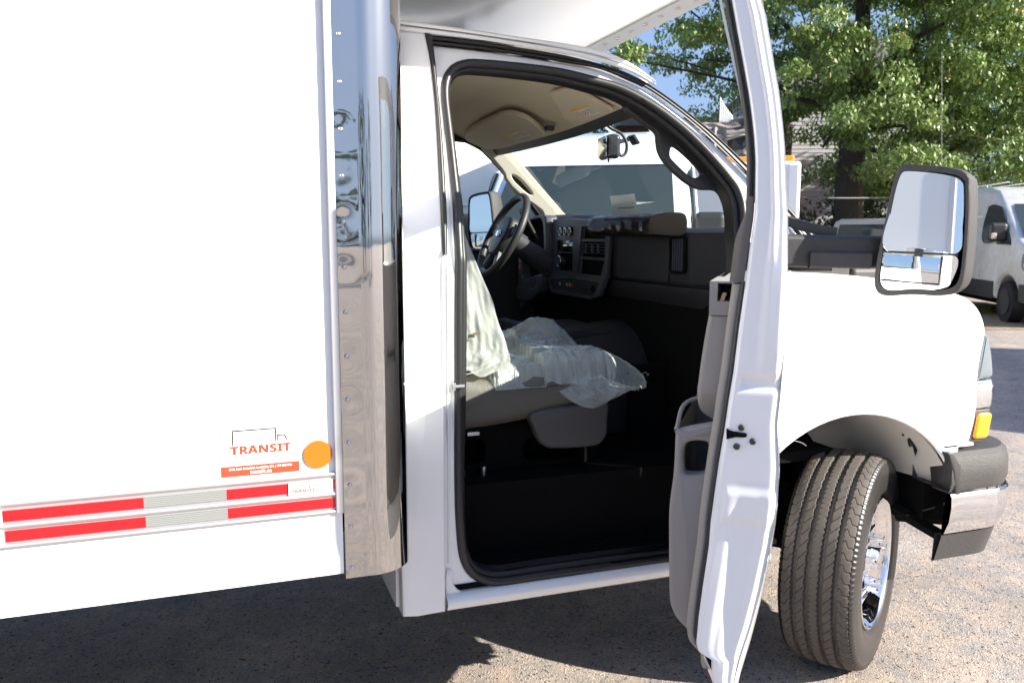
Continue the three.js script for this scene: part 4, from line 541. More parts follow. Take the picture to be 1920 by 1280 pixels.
  const bk = smooth([[0.47, 0.98], [0.74, 0.99], [0.768, 1.04], [0.755, 1.11], [0.73, 1.20], [0.70, 1.29], [0.66, 1.38], [0.61, 1.50], [0.56, 1.70], [0.50, 1.76], [0.45, 1.70], [0.45, 1.3]], 80, true);
  part('backrest', ext(bk, null, -2.315, 0.46, 0.06), M.seat, seat);
  part('seat_stitch', [tube([[0.60, 1.052, -2.300], [0.68, 1.058, -2.300], [0.74, 1.078, -2.312], [0.765, 1.10, -2.33]], 0.002, 24, 5), tube([[0.60, 1.064, -2.298], [0.68, 1.070, -2.298], [0.74, 1.090, -2.310]], 0.002, 24, 5)], M.white, seat);
  part('seat_flap', ext(smooth([[0.855, 0.92], [0.868, 0.875], [0.885, 0.838], [0.91, 0.816], [0.95, 0.809], [1.05, 0.806], [1.088, 0.812], [1.110, 0.835], [1.114, 0.88], [1.112, 0.945], [1.0, 0.94]], 60, true), null, -2.285, 0.05, 0.012), M.flap, seat, 'grey plastic seat side cover');
  part('seat_base', [ext(rect(0.50, 1.12, 0.735, 0.885, 0.02), [rect(0.86, 1.06, 0.755, 0.835, 0.038), rect(0.56, 0.735, 0.76, 0.84, 0.02)], -2.36, 0.03, 0.005), box(0.50, 1.12, 0.735, 0.88, -2.78, -2.45)], M.deep, seat);
  part('seat_bolt', [cyl([0.72, 0.735, -2.33], [0.72, 0.765, -2.33], 0.010), cyl([0.655, 0.735, -2.34], [0.655, 0.758, -2.34], 0.012), box(0.66, 0.70, 0.868, 0.880, -2.33, -2.30, 0.003)], M.steel, seat);
  // driver seat behind (mostly hidden)
  part('driver_seat', [ext(bk.map(([x, y]) => [x - 0.06, y]), null, -3.16, 0.50, 0.05), ext(cu.map(([x, y]) => [x - 0.08, y]), null, -3.16, 0.5, 0.045)], M.seat, truck, 'grey driver seat');
  part('door_striker', [cyl([0.560, 1.066, -2.062], [0.585, 1.066, -2.062], 0.0055), box(0.555, 0.561, 1.056, 1.076, -2.08, -2.055, 0.002)], M.steel, truck, 'bright metal door striker');
}

// ---------------------------------------------------------------- loose things in the cab
{
  ORIGIN = V(0.95, 1.06, -2.55);
  const bag = thing('plastic_seat_cover', 'crumpled clear plastic bag draped over the grey passenger seat', 'plastic cover', [ORIGIN.x, ORIGIN.y, ORIGIN.z]);
  const cr = (x, z, k) => 1 - 2.2 * Math.abs(noise.noise(x * k, 0.3, z * k));
  const top = (x, z) => { const base = x < 0.9 ? 1.062 : x < 1.09 ? 1.090 : 1.090 - 2.2 * (x - 1.09) * (x - 1.09) * 3; const dr = sm(-2.34, -2.285, z); let y = base + 0.013 * cr(x, z, 8) + 0.007 * cr(x + 3, z, 19) + 0.003 * cr(x + 1, z * 1.4, 44); y += 0.065 * Math.exp(-(((x - 1.04) / 0.10) ** 2 + ((z + 2.72) / 0.09) ** 2)) + 0.05 * Math.exp(-(((x - 0.88) / 0.05) ** 2 + ((z + 2.62) / 0.06) ** 2)) + 0.05 * Math.exp(-(((x - 0.80) / 0.04) ** 2 + ((z + 2.50) / 0.08) ** 2)); return y - dr * dr * 0.085; };
  part('cover_sheet', grid((u, v) => { const z = lerp(-2.84, -2.284, v), x0 = 0.735 + 0.02 * noise.noise(z * 20, 1, 1), x1 = 1.135 + 0.012 * noise.noise(z * 30, 2, 1); const x = lerp(x0, x1, u); return V(x + 0.010 * cr(x + 7, z, 14), Math.max(top(x, z), 1.005), z + 0.006 * cr(x, z + 9, 18)); }, 110, 130), M.bag, bag);
  // mouth of the bag hanging in front of the cushion
  const mouth = (a, k) => { const r = k, cx = lerp(1.07, 1.155, k), cy = lerp(1.045, 1.042, k); return V(cx + (0.10) * Math.cos(a), cy + (0.030 + 0.012 * k) * Math.sin(a) - 0.30 * (0.10 * Math.cos(a)) * 0.9, -2.36 - 0.11 * Math.sin(a) + 0.02 * Math.cos(a)); };
  part('cover_mouth', grid((u, v) => { const a = u * 2 * Math.PI, p = mouth(a, v), lo = Math.max(0, -Math.sin(a)); p.y -= (1 - v) * 0.075 * lo; p.x -= (1 - v) * 0.05; const d = 0.008 * cr(p.x + 0.02 * a, p.z + p.y, 16) * Math.sin(Math.PI * v * 0.9 + 0.2); p.y += d; p.z += d; return p; }, 120, 26), M.bag, bag);
  const edge = []; for (let i = 0; i < 150; i++) { const a = i / 150 * 2 * Math.PI, p = mouth(a, 1); p.add(V(0.003 * noise.noise(i * 0.9, 1, 1) * 2, 0.006 * noise.noise(i * 0.7, 5, 1), 0.004 * noise.noise(i * 0.8, 9, 1))); edge.push(p); }
  const edge2 = edge.map((p, i) => p.clone().add(V(0.004 * Math.sin(i * 1.3), -0.005 + 0.004 * Math.cos(i * 1.7), 0.004 * Math.sin(i * 2.1))));
  part('gathered_edge', [tube(edge, 0.0028, 300, 5, true), tube(edge2, 0.0022, 300, 5, true), tube([mouth(0, 1), mouth(0, 1).add(V(0.012, 0.008, 0.01)), mouth(0, 1).add(V(0.018, -0.004, 0.012)), mouth(0, 1).add(V(0.020, 0.004, 0.014))], 0.0009, 12, 5)], M.bagEdge, bag);
  part('hanging_fold', grid((u, v) => { const x = lerp(0.97, 1.15, u), y0 = 0.99 - 0.01 * u, dp = 0.075 * Math.sin(Math.PI * clamp(u * 1.05)) * (0.6 + 0.4 * u); return V(x + 0.02 * v * (0.5 - u), y0 - dp * v + 0.004 * cr(x, v, 20), -2.268 + 0.012 * Math.sin(u * 9) * v - 0.02 * v * u); }, 50, 16), M.film, bag);

  ORIGIN = V(0.68, 1.3, -2.5);
  const bc = thing('plastic_backrest_cover', 'white gathered plastic cover pulled over the passenger backrest', 'plastic cover', [ORIGIN.x, ORIGIN.y, ORIGIN.z]);
  const fr = [[0.765, 1.045], [0.778, 1.085], [0.770, 1.13], [0.745, 1.20], [0.715, 1.29], [0.675, 1.38], [0.63, 1.50], [0.58, 1.70]];
  const fc = smooth(fr, 60);
  part('cover_front', grid((u, v, i, j) => { const [x, y] = fc[j], z = lerp(-2.29, -2.80, u), w = 0.010 * noise.noise(u * 9 + v * 2.6, v * 3.2, 3) + 0.005 * noise.noise(u * 27 + v * 5, v * 6, 8) + 0.002 * noise.noise(u * 60, v * 22, 4), pin = 0.016 * Math.exp(-v * 14); return V(x + 0.012 + w + pin, y, z - 0.03 * Math.exp(-v * 16) * (1 - 2 * u)); }, 90, 60), M.bagEdge, bc);
  part('cover_side', grid((u, v, i, j) => { const [x, y] = fc[j], xx = lerp(x + 0.012, x - 0.22, u), w = 0.011 * noise.noise(u * 4.5 + v * 6, v * 4.2, 3) + 0.006 * noise.noise(u * 14 + v * 9, v * 7, 8) + 0.002 * noise.noise(u * 30, v * 26, 5); return V(xx, y + 0.035 * u * Math.exp(-v * 5) + 0.01 * Math.sin(u * 14) * Math.exp(-v * 10), -2.285 + w); }, 60, 60), M.bagEdge, bc);
  part('cover_print', [box(0.615, 0.660, 1.155, 1.162, -2.276, -2.2745), box(0.672, 0.695, 1.172, 1.180, -2.276, -2.2745)], std(col(0.12, 0.10, 0.07), 0.6), bc);

  ORIGIN = V(1.27, 1.35, -3.50);
  const key = thing('key_fob', 'bunch of keys with a black remote fob hanging from the ignition', 'keys', [ORIGIN.x, ORIGIN.y, ORIGIN.z]);
  part('key_ring', (() => { const g = new THREE.TorusGeometry(0.016, 0.0016, 6, 24); g.rotateY(1.2); g.translate(1.272, 1.412, -3.50); return g; })(), M.steel, key);
  part('fob', [box(1.258, 1.274, 1.285, 1.395, -3.525, -3.48, 0.006)], M.blackPlastic, key);
  for (let i = 0; i < 5; i++) part('fob_button', box(1.2555, 1.26, 1.340 + i * 0.010, 1.347 + i * 0.010, -3.518, -3.489), M.grey, key);
  part('panic_button', box(1.2555, 1.26, 1.306, 1.322, -3.516, -3.492, 0.002), M.redPlastic, key);

  ORIGIN = V(1.60, 1.56, -3.16);
  const paper = thing('paper_notice', 'white paper notice propped on the dashboard behind the windscreen', 'paper sheet', [ORIGIN.x, ORIGIN.y, ORIGIN.z]);
  const pt = canvasTex(512, 300, (x, w, h) => { x.fillStyle = '#e9ece9'; x.fillRect(0, 0, w, h); x.fillStyle = '#5c6a6a'; let s = 5; const rn = () => (s = (s * 16807) % 2147483647) / 2147483647; for (const [y, x0, x1, hh] of [[118, 120, 460, 16], [222, 190, 270, 9], [222, 330, 430, 9], [246, 150, 440, 7]]) { let p = x0; while (p < x1) { const q = 4 + rn() * 8; x.fillRect(p, y + rn() * 4, q, hh * (0.6 + 0.5 * rn())); p += q + 3; } } });
  part('sheet', grid((u, v) => V(1.585 + 0.03 * (1 - v) + 0.003 * Math.sin(u * 3), lerp(1.50, 1.625, v), lerp(-3.27, -3.045, u)), 6, 4), std(0xffffff, 0.7, { map: pt }), paper);
  ORIGIN = V(0, 0, 0);
}
// ================================================================ BACKGROUND
const tumble = (y, H) => 1 - 0.13 * sm(1.15, H + 0.25, y);
function makeVan(label, group, pos, turn, H, wt, paint = M.vanPaint) {
  const o = thing('cargo_van', label, 'van', pos, group, turn), HW = 1.0;
  const arc = (cx, r) => Array.from({ length: 13 }, (_, i) => { const a = Math.PI * (1 - i / 12); return [cx + r * Math.cos(a), 0.36 + r * Math.sin(a)]; });
  const prof = [[-2.72, 0.42], ...arc(-1.75, 0.40), ...arc(1.78, 0.41), [2.62, 0.34], [2.76, 0.45], [2.78, 0.80], [2.70, 1.02], [2.52, 1.17], [2.02, 1.40], [1.24, wt], [1.10, wt + 0.10], [0.80, lerp(wt, H, 0.72)], [0.35, H - 0.03], [-0.1, H], [-2.3, H], [-2.62, H - 0.06], [-2.74, H - 0.28], [-2.78, 1.4], [-2.78, 0.5]];
  const shape = (g) => { const p = g.attributes.position; for (let i = 0; i < p.count; i++) { const y = p.getY(i), x = p.getX(i), z = p.getZ(i); p.setZ(i, z * tumble(y, H) * (1 - 0.10 * sm(1.6, 2.8, x))); p.setY(i, y - 0.10 * Math.pow(Math.abs(z), 3) * sm(wt, H, y)); } g.computeVertexNormals(); return g; };
  const raw = ext(prof, null, HW, HW * 2, 0.09, 0);
  part('body', toCreasedNormals(shape(raw), 0.5), paint, o);
  const ws = (u, v, off) => { const x = lerp(1.98, 1.27, v), y = lerp(1.43, wt - 0.03, v), w = lerp(0.84, 0.76, v), nx = 0.66, ny = 0.75; return V(x + nx * off + 0.035 * Math.cos((u - 0.5) * 3), y + ny * off, lerp(-w, w, u)); };
  const wsm = part('windscreen', grid((u, v) => ws(u, v, 0.030), 12, 6), M.vanGlass, o);
  part('windscreen_frame', [grid((u, v) => ws(u, lerp(-0.03, 0.0, v), 0.024), 8, 1), grid((u, v) => ws(u, lerp(1.0, 1.04, v), 0.024), 8, 1)], M.rubber, wsm);
  for (const s of [-1, 1]) {
    const pane = (pts, th, mat, name) => { const g = ext(pts, null, 0, 0.02, 0.003); const p = g.attributes.position; for (let i = 0; i < p.count; i++) { const y = p.getY(i), x = p.getX(i); p.setZ(i, s * (HW * tumble(y, H) * (1 - 0.10 * sm(1.6, 2.8, x)) + th + p.getZ(i))); } g.computeVertexNormals(); return part(name, g, mat, o); };
    pane(smooth([[0.62, 1.36], [1.50, 1.36], [1.86, 1.30], [1.60, 1.62], [1.32, wt - 0.08], [1.18, wt - 0.03], [0.66, wt - 0.03]], 40, true), 0.012, M.vanGlass, 'side_window');
    pane([[-1.28, 0.36], [1.30, 0.36], [1.30, 0.66], [-1.28, 0.66]], 0.014, M.cladding, 'cladding'); pane([[2.24, 0.38], [2.70, 0.40], [2.70, 0.66], [2.22, 0.66]], 0.010, M.cladding, 'cladding');
    pane([[0.58, 0.70], [0.60, 0.70], [0.60, wt], [0.58, wt]], 0.004, M.grey, 'door_seam'); pane([[-2.3, 1.78], [0.4, 1.78], [0.4, 1.80], [-2.3, 1.80]], 0.002, M.white, 'side_crease');
    pane(smooth([[2.28, 0.92], [2.60, 0.86], [2.68, 0.98], [2.50, 1.10], [2.30, 1.16]], 24, true), 0.012, M.headLens, 'headlight'); pane(smooth([[2.34, 0.93], [2.50, 0.89], [2.52, 0.98], [2.38, 1.04]], 20, true), 0.020, M.amber, 'turn_signal');
    const mr = part('wing_mirror', box(1.52, 1.72, 1.36, 1.66, s > 0 ? 0.98 : -1.26, s > 0 ? 1.26 : -0.98, 0.06), M.blackPlastic, o); part('mirror_signal', box(1.70, 1.735, 1.39, 1.49, s * 1.20 - 0.04, s * 1.20 + 0.04, 0.015), std(col(0.6, 0.5, 0.4), 0.3), mr);
    part('mirror_foot', box(1.55, 1.70, 1.30, 1.36, s > 0 ? 0.90 : -1.10, s > 0 ? 1.10 : -0.90, 0.02), M.blackPlastic, mr);
    for (const x of [-1.75, 1.78]) { const g = new THREE.CylinderGeometry(0.345, 0.345, 0.22, 32); g.rotateX(Math.PI / 2); g.translate(x, 0.345, s * 0.87); const w = part('wheel', g, M.rubber, o), r = new THREE.CylinderGeometry(0.215, 0.215, 0.02, 24); r.rotateX(Math.PI / 2); r.translate(x, 0.345, s * 0.985); part('rim', r, M.cladding, w); }
  }
  for (const z of [-0.45, 0, 0.45]) part('roof_rib', box(-2.2, 0.1, H - 0.004, H + 0.012, z - 0.03, z + 0.03, 0.006), M.vanPaint, o);
  part('grille', box(2.755, 2.80, 0.66, 0.86, -0.55, 0.55, 0.02), M.cladding, o); part('bumper', box(2.62, 2.83, 0.38, 0.58, -0.80, 0.80, 0.05), M.cladding, o);
  part('underside', box(-2.6, 2.5, 0.24, 0.42, -0.75, 0.75), M.deep, o);
  return o;
}
const copy = (src, label, pos, turn) => { const c = src.clone(); c.name = numbered(src.name.replace(/_\d+$/, '')); c.position.set(...pos); c.rotation.y = turn; c.userData = { ...src.userData, label }; scene.add(c); return c; };
const vanGroup = 'white cargo vans parked around the lot';
makeVan('white high roof van with a dark windscreen, seen through the truck windscreen', vanGroup, [4.01, 0, -8.36], -2.14, 2.62, 2.10);
makeVan('white van showing its plain side through the driver window', vanGroup, [0.9, 0, -9.6], -2.95, 2.62, 2.10);
const vR = makeVan('white van with black wing mirror and dirty side parked beyond the truck nose', vanGroup, [14.17, 0, -11.47], -2.09, 2.42, 1.98, phy(0xffffff, 0.45, { clearcoat: 0.4, map: dataTex(256, (() => { const p = tileNoise(256, 5, 91), q = tileNoise(256, 40, 92); return (i, j) => { const v = 0.74 + 0.10 * (p[j * 256 + i] - 0.5) + 0.06 * (q[j * 256 + i] - 0.5); return [v, v * 0.995, v * 0.97]; }; })(), true, 0.35) }));
copy(vR, 'second white van at the right edge of the photo, only its corner visible', [15.4, 0, -8.83], -2.05);

{ // small service truck with an amber bar on its box
  const o = thing('service_truck', 'white service truck box with an amber bar on its roof behind the open door', 'truck', [7.80, 0, -11.70], null, -0.63);
  part('box', [box(-1.1, 1.1, 0.9, 2.62, -1.9, 0, 0.06)], M.vanPaint, o);
  part('rear_door', box(-0.86, 0.86, 1.0, 2.40, 0, 0.012, 0.004), M.white, o);
  part('frame_post', [box(-1.06, -0.92, 0.95, 2.56, 0, 0.03, 0.01), box(0.92, 1.06, 0.95, 2.56, 0, 0.03, 0.01)].slice(1)[0], M.vanPaint, o);
  part('marker_light', box(0.70, 0.86, 2.46, 2.51, 0.0, 0.03, 0.01), M.amber, o);
  part('plate_label', box(0.55, 0.86, 2.25, 2.37, 0.012, 0.018), std(0xffffff, 0.5, { map: canvasTex(128, 48, (x, w, h) => { x.fillStyle = '#dfe3e6'; x.fillRect(0, 0, w, h); x.fillStyle = '#555'; for (let i = 0; i < 6; i++) x.fillRect(28 + i * 12, 16, 8, 16); }) }), o);
  part('light_bar', box(-0.9, 1.0, 2.64, 2.74, -0.5, -0.35, 0.03), M.amber, o);
  part('cab', [box(-0.95, 0.95, 0.5, 2.0, -3.6, -1.95, 0.15)], M.vanPaint, o);
  for (const [x, z] of [[-0.9, -0.9], [0.9, -0.9], [-0.85, -3.1], [0.85, -3.1]]) { const g = new THREE.CylinderGeometry(0.38, 0.38, 0.24, 24); g.rotateZ(Math.PI / 2); g.translate(x, 0.38, z); part('wheel', g, M.rubber, o); }
  part('chassis', box(-0.5, 0.5, 0.45, 0.9, -3.2, -0.1), M.deep, o);
}
{ // pickup, cab roof and rear window in view
  const o = thing('pickup_truck', 'beige pickup truck parked in front of the tree trunk', 'pickup truck', [13.0, 0, -14.3], null, -1.15), tan = phy(col(0.42, 0.39, 0.34), 0.4, { clearcoat: 0.7 });
  part('cab', toCreasedNormals((() => { const g = ext([[-0.95, 0.5], [0.95, 0.5], [0.95, 1.18], [0.70, 1.74], [0.6, 1.80], [-0.6, 1.80], [-0.72, 1.74], [-0.95, 1.18]], null, 0, 1.7, 0.05, 0); return g; })(), 0.5), tan, o);
  part('rear_window', ext([[-0.70, 1.26], [0.70, 1.26], [0.60, 1.68], [-0.60, 1.68]], null, 0.012, 0.02, 0.004), M.vanGlass, o);
  part('pickup_bed', [box(-0.95, -0.88, 0.55, 1.18, 0.05, 1.9, 0.02), box(0.88, 0.95, 0.55, 1.18, 0.05, 1.9, 0.02), box(-0.93, 0.93, 0.55, 0.65, 0.05, 1.9), box(-0.92, 0.92, 0.6, 1.16, 1.85, 1.92, 0.02)], tan, o);
  part('hood', box(-0.92, 0.92, 0.5, 1.15, -3.2, -1.68, 0.1), tan, o);
  for (const [x, z] of [[-0.85, 1.0], [0.85, 1.0], [-0.85, -2.5], [0.85, -2.5]]) { const g = new THREE.CylinderGeometry(0.36, 0.36, 0.24, 24); g.rotateZ(Math.PI / 2); g.translate(x, 0.36, z); part('wheel', g, M.rubber, o); }
}
{ // load under a dark tarp with a corrugated panel standing on it
  const o = thing('covered_trailer', 'trailer load under a draped black tarp with a white corrugated panel on top', 'trailer', [9.42, 0, -14.1], null, -0.40), tarpM = std(col(0.030, 0.029, 0.032), 0.5), tarpG = std(col(0.20, 0.185, 0.17), 0.7);
  const cr2 = (x, y, k) => 1 - 2 * Math.abs(noise.noise(x * k, y * k, 2.2));
  part('tarp', [grid((u, v) => { const a = lerp(-0.95, 0.62, u), s = v * 4.4; const y = s < 1.6 ? 3.58 : 3.58 - (s - 1.6), z = s < 1.6 ? -1.6 + s : 0; return V(a + 0.05 * cr2(a, s, 1.3), y + 0.12 * cr2(a, s, 1.1) + (s < 1.6 ? 0.1 * Math.sin(a * 2) : 0), z + 0.18 * cr2(a + 4, s, 0.9) + 0.07 * cr2(a, s, 3)); }, 80, 70)], tarpM, o);
  part('tarp_fold', grid((u, v) => { const a = lerp(-0.92, 0.6, u), w = 0.30 + 0.22 * noise.noise(a * 1.6, 1, 1); return V(a, 3.56 - v * w + 0.05 * cr2(a, v, 2), 0.12 + 0.12 * v + 0.07 * cr2(a, v * 2, 1.6)); }, 60, 14), tarpG, o);
  part('tarp_edge', grid((u, v) => V(lerp(-0.42, -0.16, u) + 0.14 * v * (u - 0.3), lerp(3.5, 2.5, v), 0.22 + 0.08 * Math.sin(u * 8) + 0.05 * v), 16, 12), tarpG, o);
  part('corrugated_panel', grid((u, v) => V(lerp(-0.26, 0.02 - 0.02 * v, u), lerp(3.45, lerp(4.14, 3.72, Math.pow(u, 0.7)), v) + 0.02 * (u < 0.06 ? -1 : 0), 0.10 + 0.014 * Math.sin(u * 44)), 60, 4), M.white, o, 'white corrugated panel standing on the load');
  part('trailer_bed', [box(-0.95, 0.6, 0.75, 2.2, -1.7, -0.1)], M.grey, o);
  for (const x of [-0.5, 0.3]) { const g = new THREE.CylinderGeometry(0.42, 0.42, 0.26, 24); g.rotateX(Math.PI / 2); g.translate(x, 0.42, 0.0); part('wheel', g, M.rubber, o); }
}
{ // clapboard house and brick building behind the tree
  const o = thing('clapboard_house', 'pale grey clapboard house wall behind the big tree', 'house', [20.2, 0, -23.6], null, -0.40), wall = std(col(0.40, 0.41, 0.43), 0.8);
  part('wall', box(-3.2, 3.2, 0, 6.2, -6, -0.02), wall, o);
  const bs = []; for (let i = 0; i < 46; i++) { const g = new THREE.BoxGeometry(6.4, 0.135, 0.02); g.rotateX(-0.11); g.translate(0, 0.1 + i * 0.132, 0.0); bs.push(g); } part('siding', bs, wall, o).userData.kind = 'stuff';
  part('corner_board', box(-3.24, -3.10, 0, 6.2, -0.1, 0.03), M.white, o); const w = part('window_frame', box(0.35, 1.25, 2.2, 3.9, 0, 0.05), M.white, o); part('pane', box(0.43, 1.17, 2.28, 3.82, 0.045, 0.056), M.vanGlass, w);
  part('roof', [ext([[-3.5, 6.2], [3.5, 6.2], [0, 8.6]], null, 0.3, 6.6)], M.grey, o);
  const b = thing('brick_building', 'dark red brick building between the truck door and the clapboard house', 'building', [17.1, 0, -23.2], null, -0.40), brick = std(col(0.17, 0.06, 0.045), 0.85);
  part('wall', box(-5, 0.4, 0, 5.0, -4, 0), brick, b); part('roof', box(-5.1, 0.5, 5.0, 5.25, -4.1, 0.15), M.grey, b); part('downpipe', box(0.36, 0.56, 0, 5.0, 0, 0.16), std(col(0.06, 0.03, 0.028), 0.8), b);
  const c = thing('stone_wall', 'low pale stone wall behind the pickup truck', 'wall', [18.7, 0, -19.8], null, -0.4), sg = std(col(0.38, 0.36, 0.33), 0.9);
  part('core', box(-1.4, 4.0, 0, 2.05, -0.3, -0.05), sg, c); for (let j = 0; j < 9; j++) for (let i = 0; i < 11; i++) { const x0 = -1.4 + i * 0.49 + (j % 2) * 0.2; part('stone', box(x0 + 0.012, x0 + 0.47, j * 0.228 + 0.01, j * 0.228 + 0.215, -0.08, rr(-0.03, 0.02), 0.02), sg, c); }
}
// ---------------------------------------------------------------- trees
const leafGeo = (() => { // a pointed leaf folded along its midrib
  const P = [], hw = [0, 0.17, 0.24, 0.15, 0], n = 5; for (let i = 0; i < n; i++) { const y = i / (n - 1), b = -0.10 * y * y; P.push([0, y, b], [-hw[i], y, b + 0.10 * hw[i] * 3 * 0.5], [hw[i], y, b + 0.10 * hw[i] * 3 * 0.5]); }
  const pos = [], idx = []; for (const p of P) pos.push(...p); for (let i = 0; i < n - 1; i++) { const a = i * 3, b = a + 3; idx.push(a, b, a + 1, b, b + 1, a + 1, a, a + 2, b, b, a + 2, b + 2); }
  const g = new THREE.BufferGeometry(); g.setAttribute('position', new THREE.Float32BufferAttribute(pos, 3)); g.setIndex(idx); g.computeVertexNormals(); return g;
})();
const leafMat = phy(0xffffff, 0.5, { transmission: 0.42, thickness: 0 });
const bark = std(col(0.055, 0.043, 0.033), 0.95, { bumpMap: noiseMap(256, 0, 1, 24, 55, 2), bumpScale: 0.02 });
const RA = V(0.944, 0, 0.329), DA_ = V(0.329, 0, -0.944);          // across and away, seen from the lot
function leaves(list, count, size, parent, tint) {                 // list of [centre, radius]
  const im = new THREE.InstancedMesh(leafGeo, leafMat, count); im.name = 'crown'; im.userData.kind = 'stuff'; const mm = new THREE.Matrix4(), q = new THREE.Quaternion(), e = new THREE.Euler(), c = new THREE.Color();
  for (let i = 0; i < count; i++) {
    const [cc, r, t0] = list[(rnd() * list.length) | 0], u = rr(-1, 1), a = rr(0, 6.283), k = r * Math.cbrt(rnd()), s = Math.sqrt(1 - u * u);
    const p = V(cc.x + k * s * Math.cos(a), cc.y + k * u * 0.62 - 0.12 * r * s, cc.z + k * s * Math.sin(a));
    e.set(rr(1.7, 3.3), rr(0, 6.283), rr(-0.6, 0.6), 'YXZ'); q.setFromEuler(e); const z = size * rr(0.65, 1.25); mm.compose(p.sub(parent.position), q, V(z, z, z)); im.setMatrixAt(i, mm);
    const v = rr(0.75, 1.35), y = rnd() < 0.004 ? 1 : 0; c.setRGB((tint[0] + 0.02 * t0) * v * (y ? 3.2 : 1), tint[1] * v * (y ? 0.8 : 1), tint[2] * v); im.setColorAt(i, c);
  }
  im.castShadow = im.receiveShadow = true; parent.add(im); return im;
}
function limb(a, b, r0, r1, sag, k = 7) { const A = V(...a), B = V(...b), pts = []; for (let i = 0; i <= k; i++) { const t = i / k; pts.push(A.clone().lerp(B, t).add(V(0.10 * noise.noise(t * 3 + a[0], b[0], 1), sag * Math.sin(Math.PI * t) + 0.10 * noise.noise(t * 3, b[1], 5), 0.10 * noise.noise(t * 3, b[2], 9)).multiplyScalar(Math.min(1, r0 * 6)))); }
  const cv = new THREE.CatmullRomCurve3(pts, false, 'centripetal').getPoints(k * 3); return sweepR(cv, r0, r1); }
function sweepR(cv, r0, r1) { const n = cv.length, m = 8; const F = cv.map((p, i) => { const t = cv[Math.min(i + 1, n - 1)].clone().sub(cv[Math.max(i - 1, 0)]).normalize(); const x = V().crossVectors(Math.abs(t.y) > 0.9 ? V(1, 0, 0) : V(0, 1, 0), t).normalize(); return { p, x, y: V().crossVectors(t, x) }; }); return grid((u, v, i, j) => { const f = F[j], r = lerp(r0, r1, j / (n - 1)), a = u * 2 * Math.PI; return f.p.clone().addScaledVector(f.x, r * Math.cos(a)).addScaledVector(f.y, r * Math.sin(a)); }, m, n - 1); }
{
  const C = V(15.85, 0, -18.3), at = (a, y, b) => C.clone().addScaledVector(RA, a).addScaledVector(DA_, b).setY(y), ar = (v) => [v.x, v.y, v.z];
  ORIGIN = C; const o = thing('maple_tree', 'big leafy tree with a dark forked trunk standing behind the parked vehicles', 'tree', [C.x, 0, C.z]);
  part('trunk', [limb(ar(at(0.05, -0.1, 0)), ar(at(0.15, 5.0, 0)), 0.44, 0.30, 0), limb(ar(at(0.15, 4.9, 0)), ar(at(0.6, 9.5, 0.6)), 0.27, 0.10, 0)], bark, o);
  const limbs = [[[0.1, 4.6, 0], [-3.2, 5.25, -0.6], 0.085, 0.03, 0.15], [[-3.0, 5.2, -1.1], [-6.2, 5.75, -1.5], 0.04, 0.014, 0.1], [[-2.0, 5.1, -0.8], [-4.5, 7.0, -1.0], 0.07, 0.02, 0.1], [[0.1, 4.2, 0], [2.6, 4.3, 0.8], 0.085, 0.03, 0.3], [[2.4, 4.3, 0.7], [5.5, 5.0, 0.5], 0.07, 0.02, 0.2], [[0.15, 4.9, 0], [3.4, 7.4, 1.4], 0.12, 0.03, 0.2], [[0.15, 4.8, 0], [-2.2, 8.0, 1.5], 0.11, 0.03, 0.2], [[0.1, 3.9, 0], [1.9, 2.7, -1.2], 0.07, 0.02, 0.2], [[0.1, 4.5, 0], [-1.4, 3.6, -2.0], 0.09, 0.03, 0.1], [[3.0, 7.0, 0.3], [6.6, 8.0, -0.5], 0.07, 0.02, 0.2], [[1.2, 4.4, -0.9], [5.2, 3.2, -0.8], 0.04, 0.02, 0.3], [[0.3, 5.4, 0], [0.8, 6.2, -3.0], 0.12, 0.04, 0.2]];
  for (const [a, b, r0, r1, s] of limbs) part('limb', limb(ar(at(...a)), ar(at(...b)), r0, r1, s), bark, o);
  const cl = [], tw = []; let tries = 0;
  const low = (a) => a < -5.2 ? 5.1 : a < -3.9 ? lerp(5.0, 3.9, (a + 5.2) / 1.3) : a < -3.4 ? 3.7 : a < -2.2 ? 3.0 : a < -1.2 ? 3.9 : a < -0.5 ? 3.6 : a < 0.6 ? 2.9 : a < 1.3 ? 2.2 : a < 3.2 ? 2.35 : 2.75;
  while (cl.length < 820 && tries++ < 20000) {
    const a = rr(-7.2, 8.0), y = rr(1.9, 11), b = rr(-3.6, 3.2); if (y < low(a) + 0.2) continue;
    const e = (a / 8.2) ** 2 + ((y - 5.5) / 6) ** 2 + (b / 4.2) ** 2; if (e > 1) continue;
    const gap = noise.noise(a * 0.75, y * 0.85, b * 0.35); if (gap > (a < -1.4 ? 0.03 : 0.33)) continue;
    if (a < -1.6 && y < 7.8 && rnd() < 0.42) continue;
    if (Math.abs(a + 2.9) < 2.0 && y < 4.55 && y > 3.75 && rnd() < 0.8) continue;
    cl.push([at(a, y, b), rr(0.32, 0.68), rnd()]);
    if (rnd() < 0.55) { const src = limbs[(rnd() * limbs.length) | 0], q = at(...[0, 1, 2].map((k) => lerp(src[0][k], src[1][k], rr(0.3, 1)))), d = at(a, y, b); if (q.distanceTo(d) < 2.6) tw.push(limb(ar(q), ar(d), 0.028, 0.008, 0.08, 4)); }
  }
  if (tw.length) part('twig', tw, bark, o).userData.kind = 'stuff';
  leaves(cl, 190000, 0.135, o, [0.225, 0.33, 0.085]);
  ORIGIN = V(0, 0, 0);
}
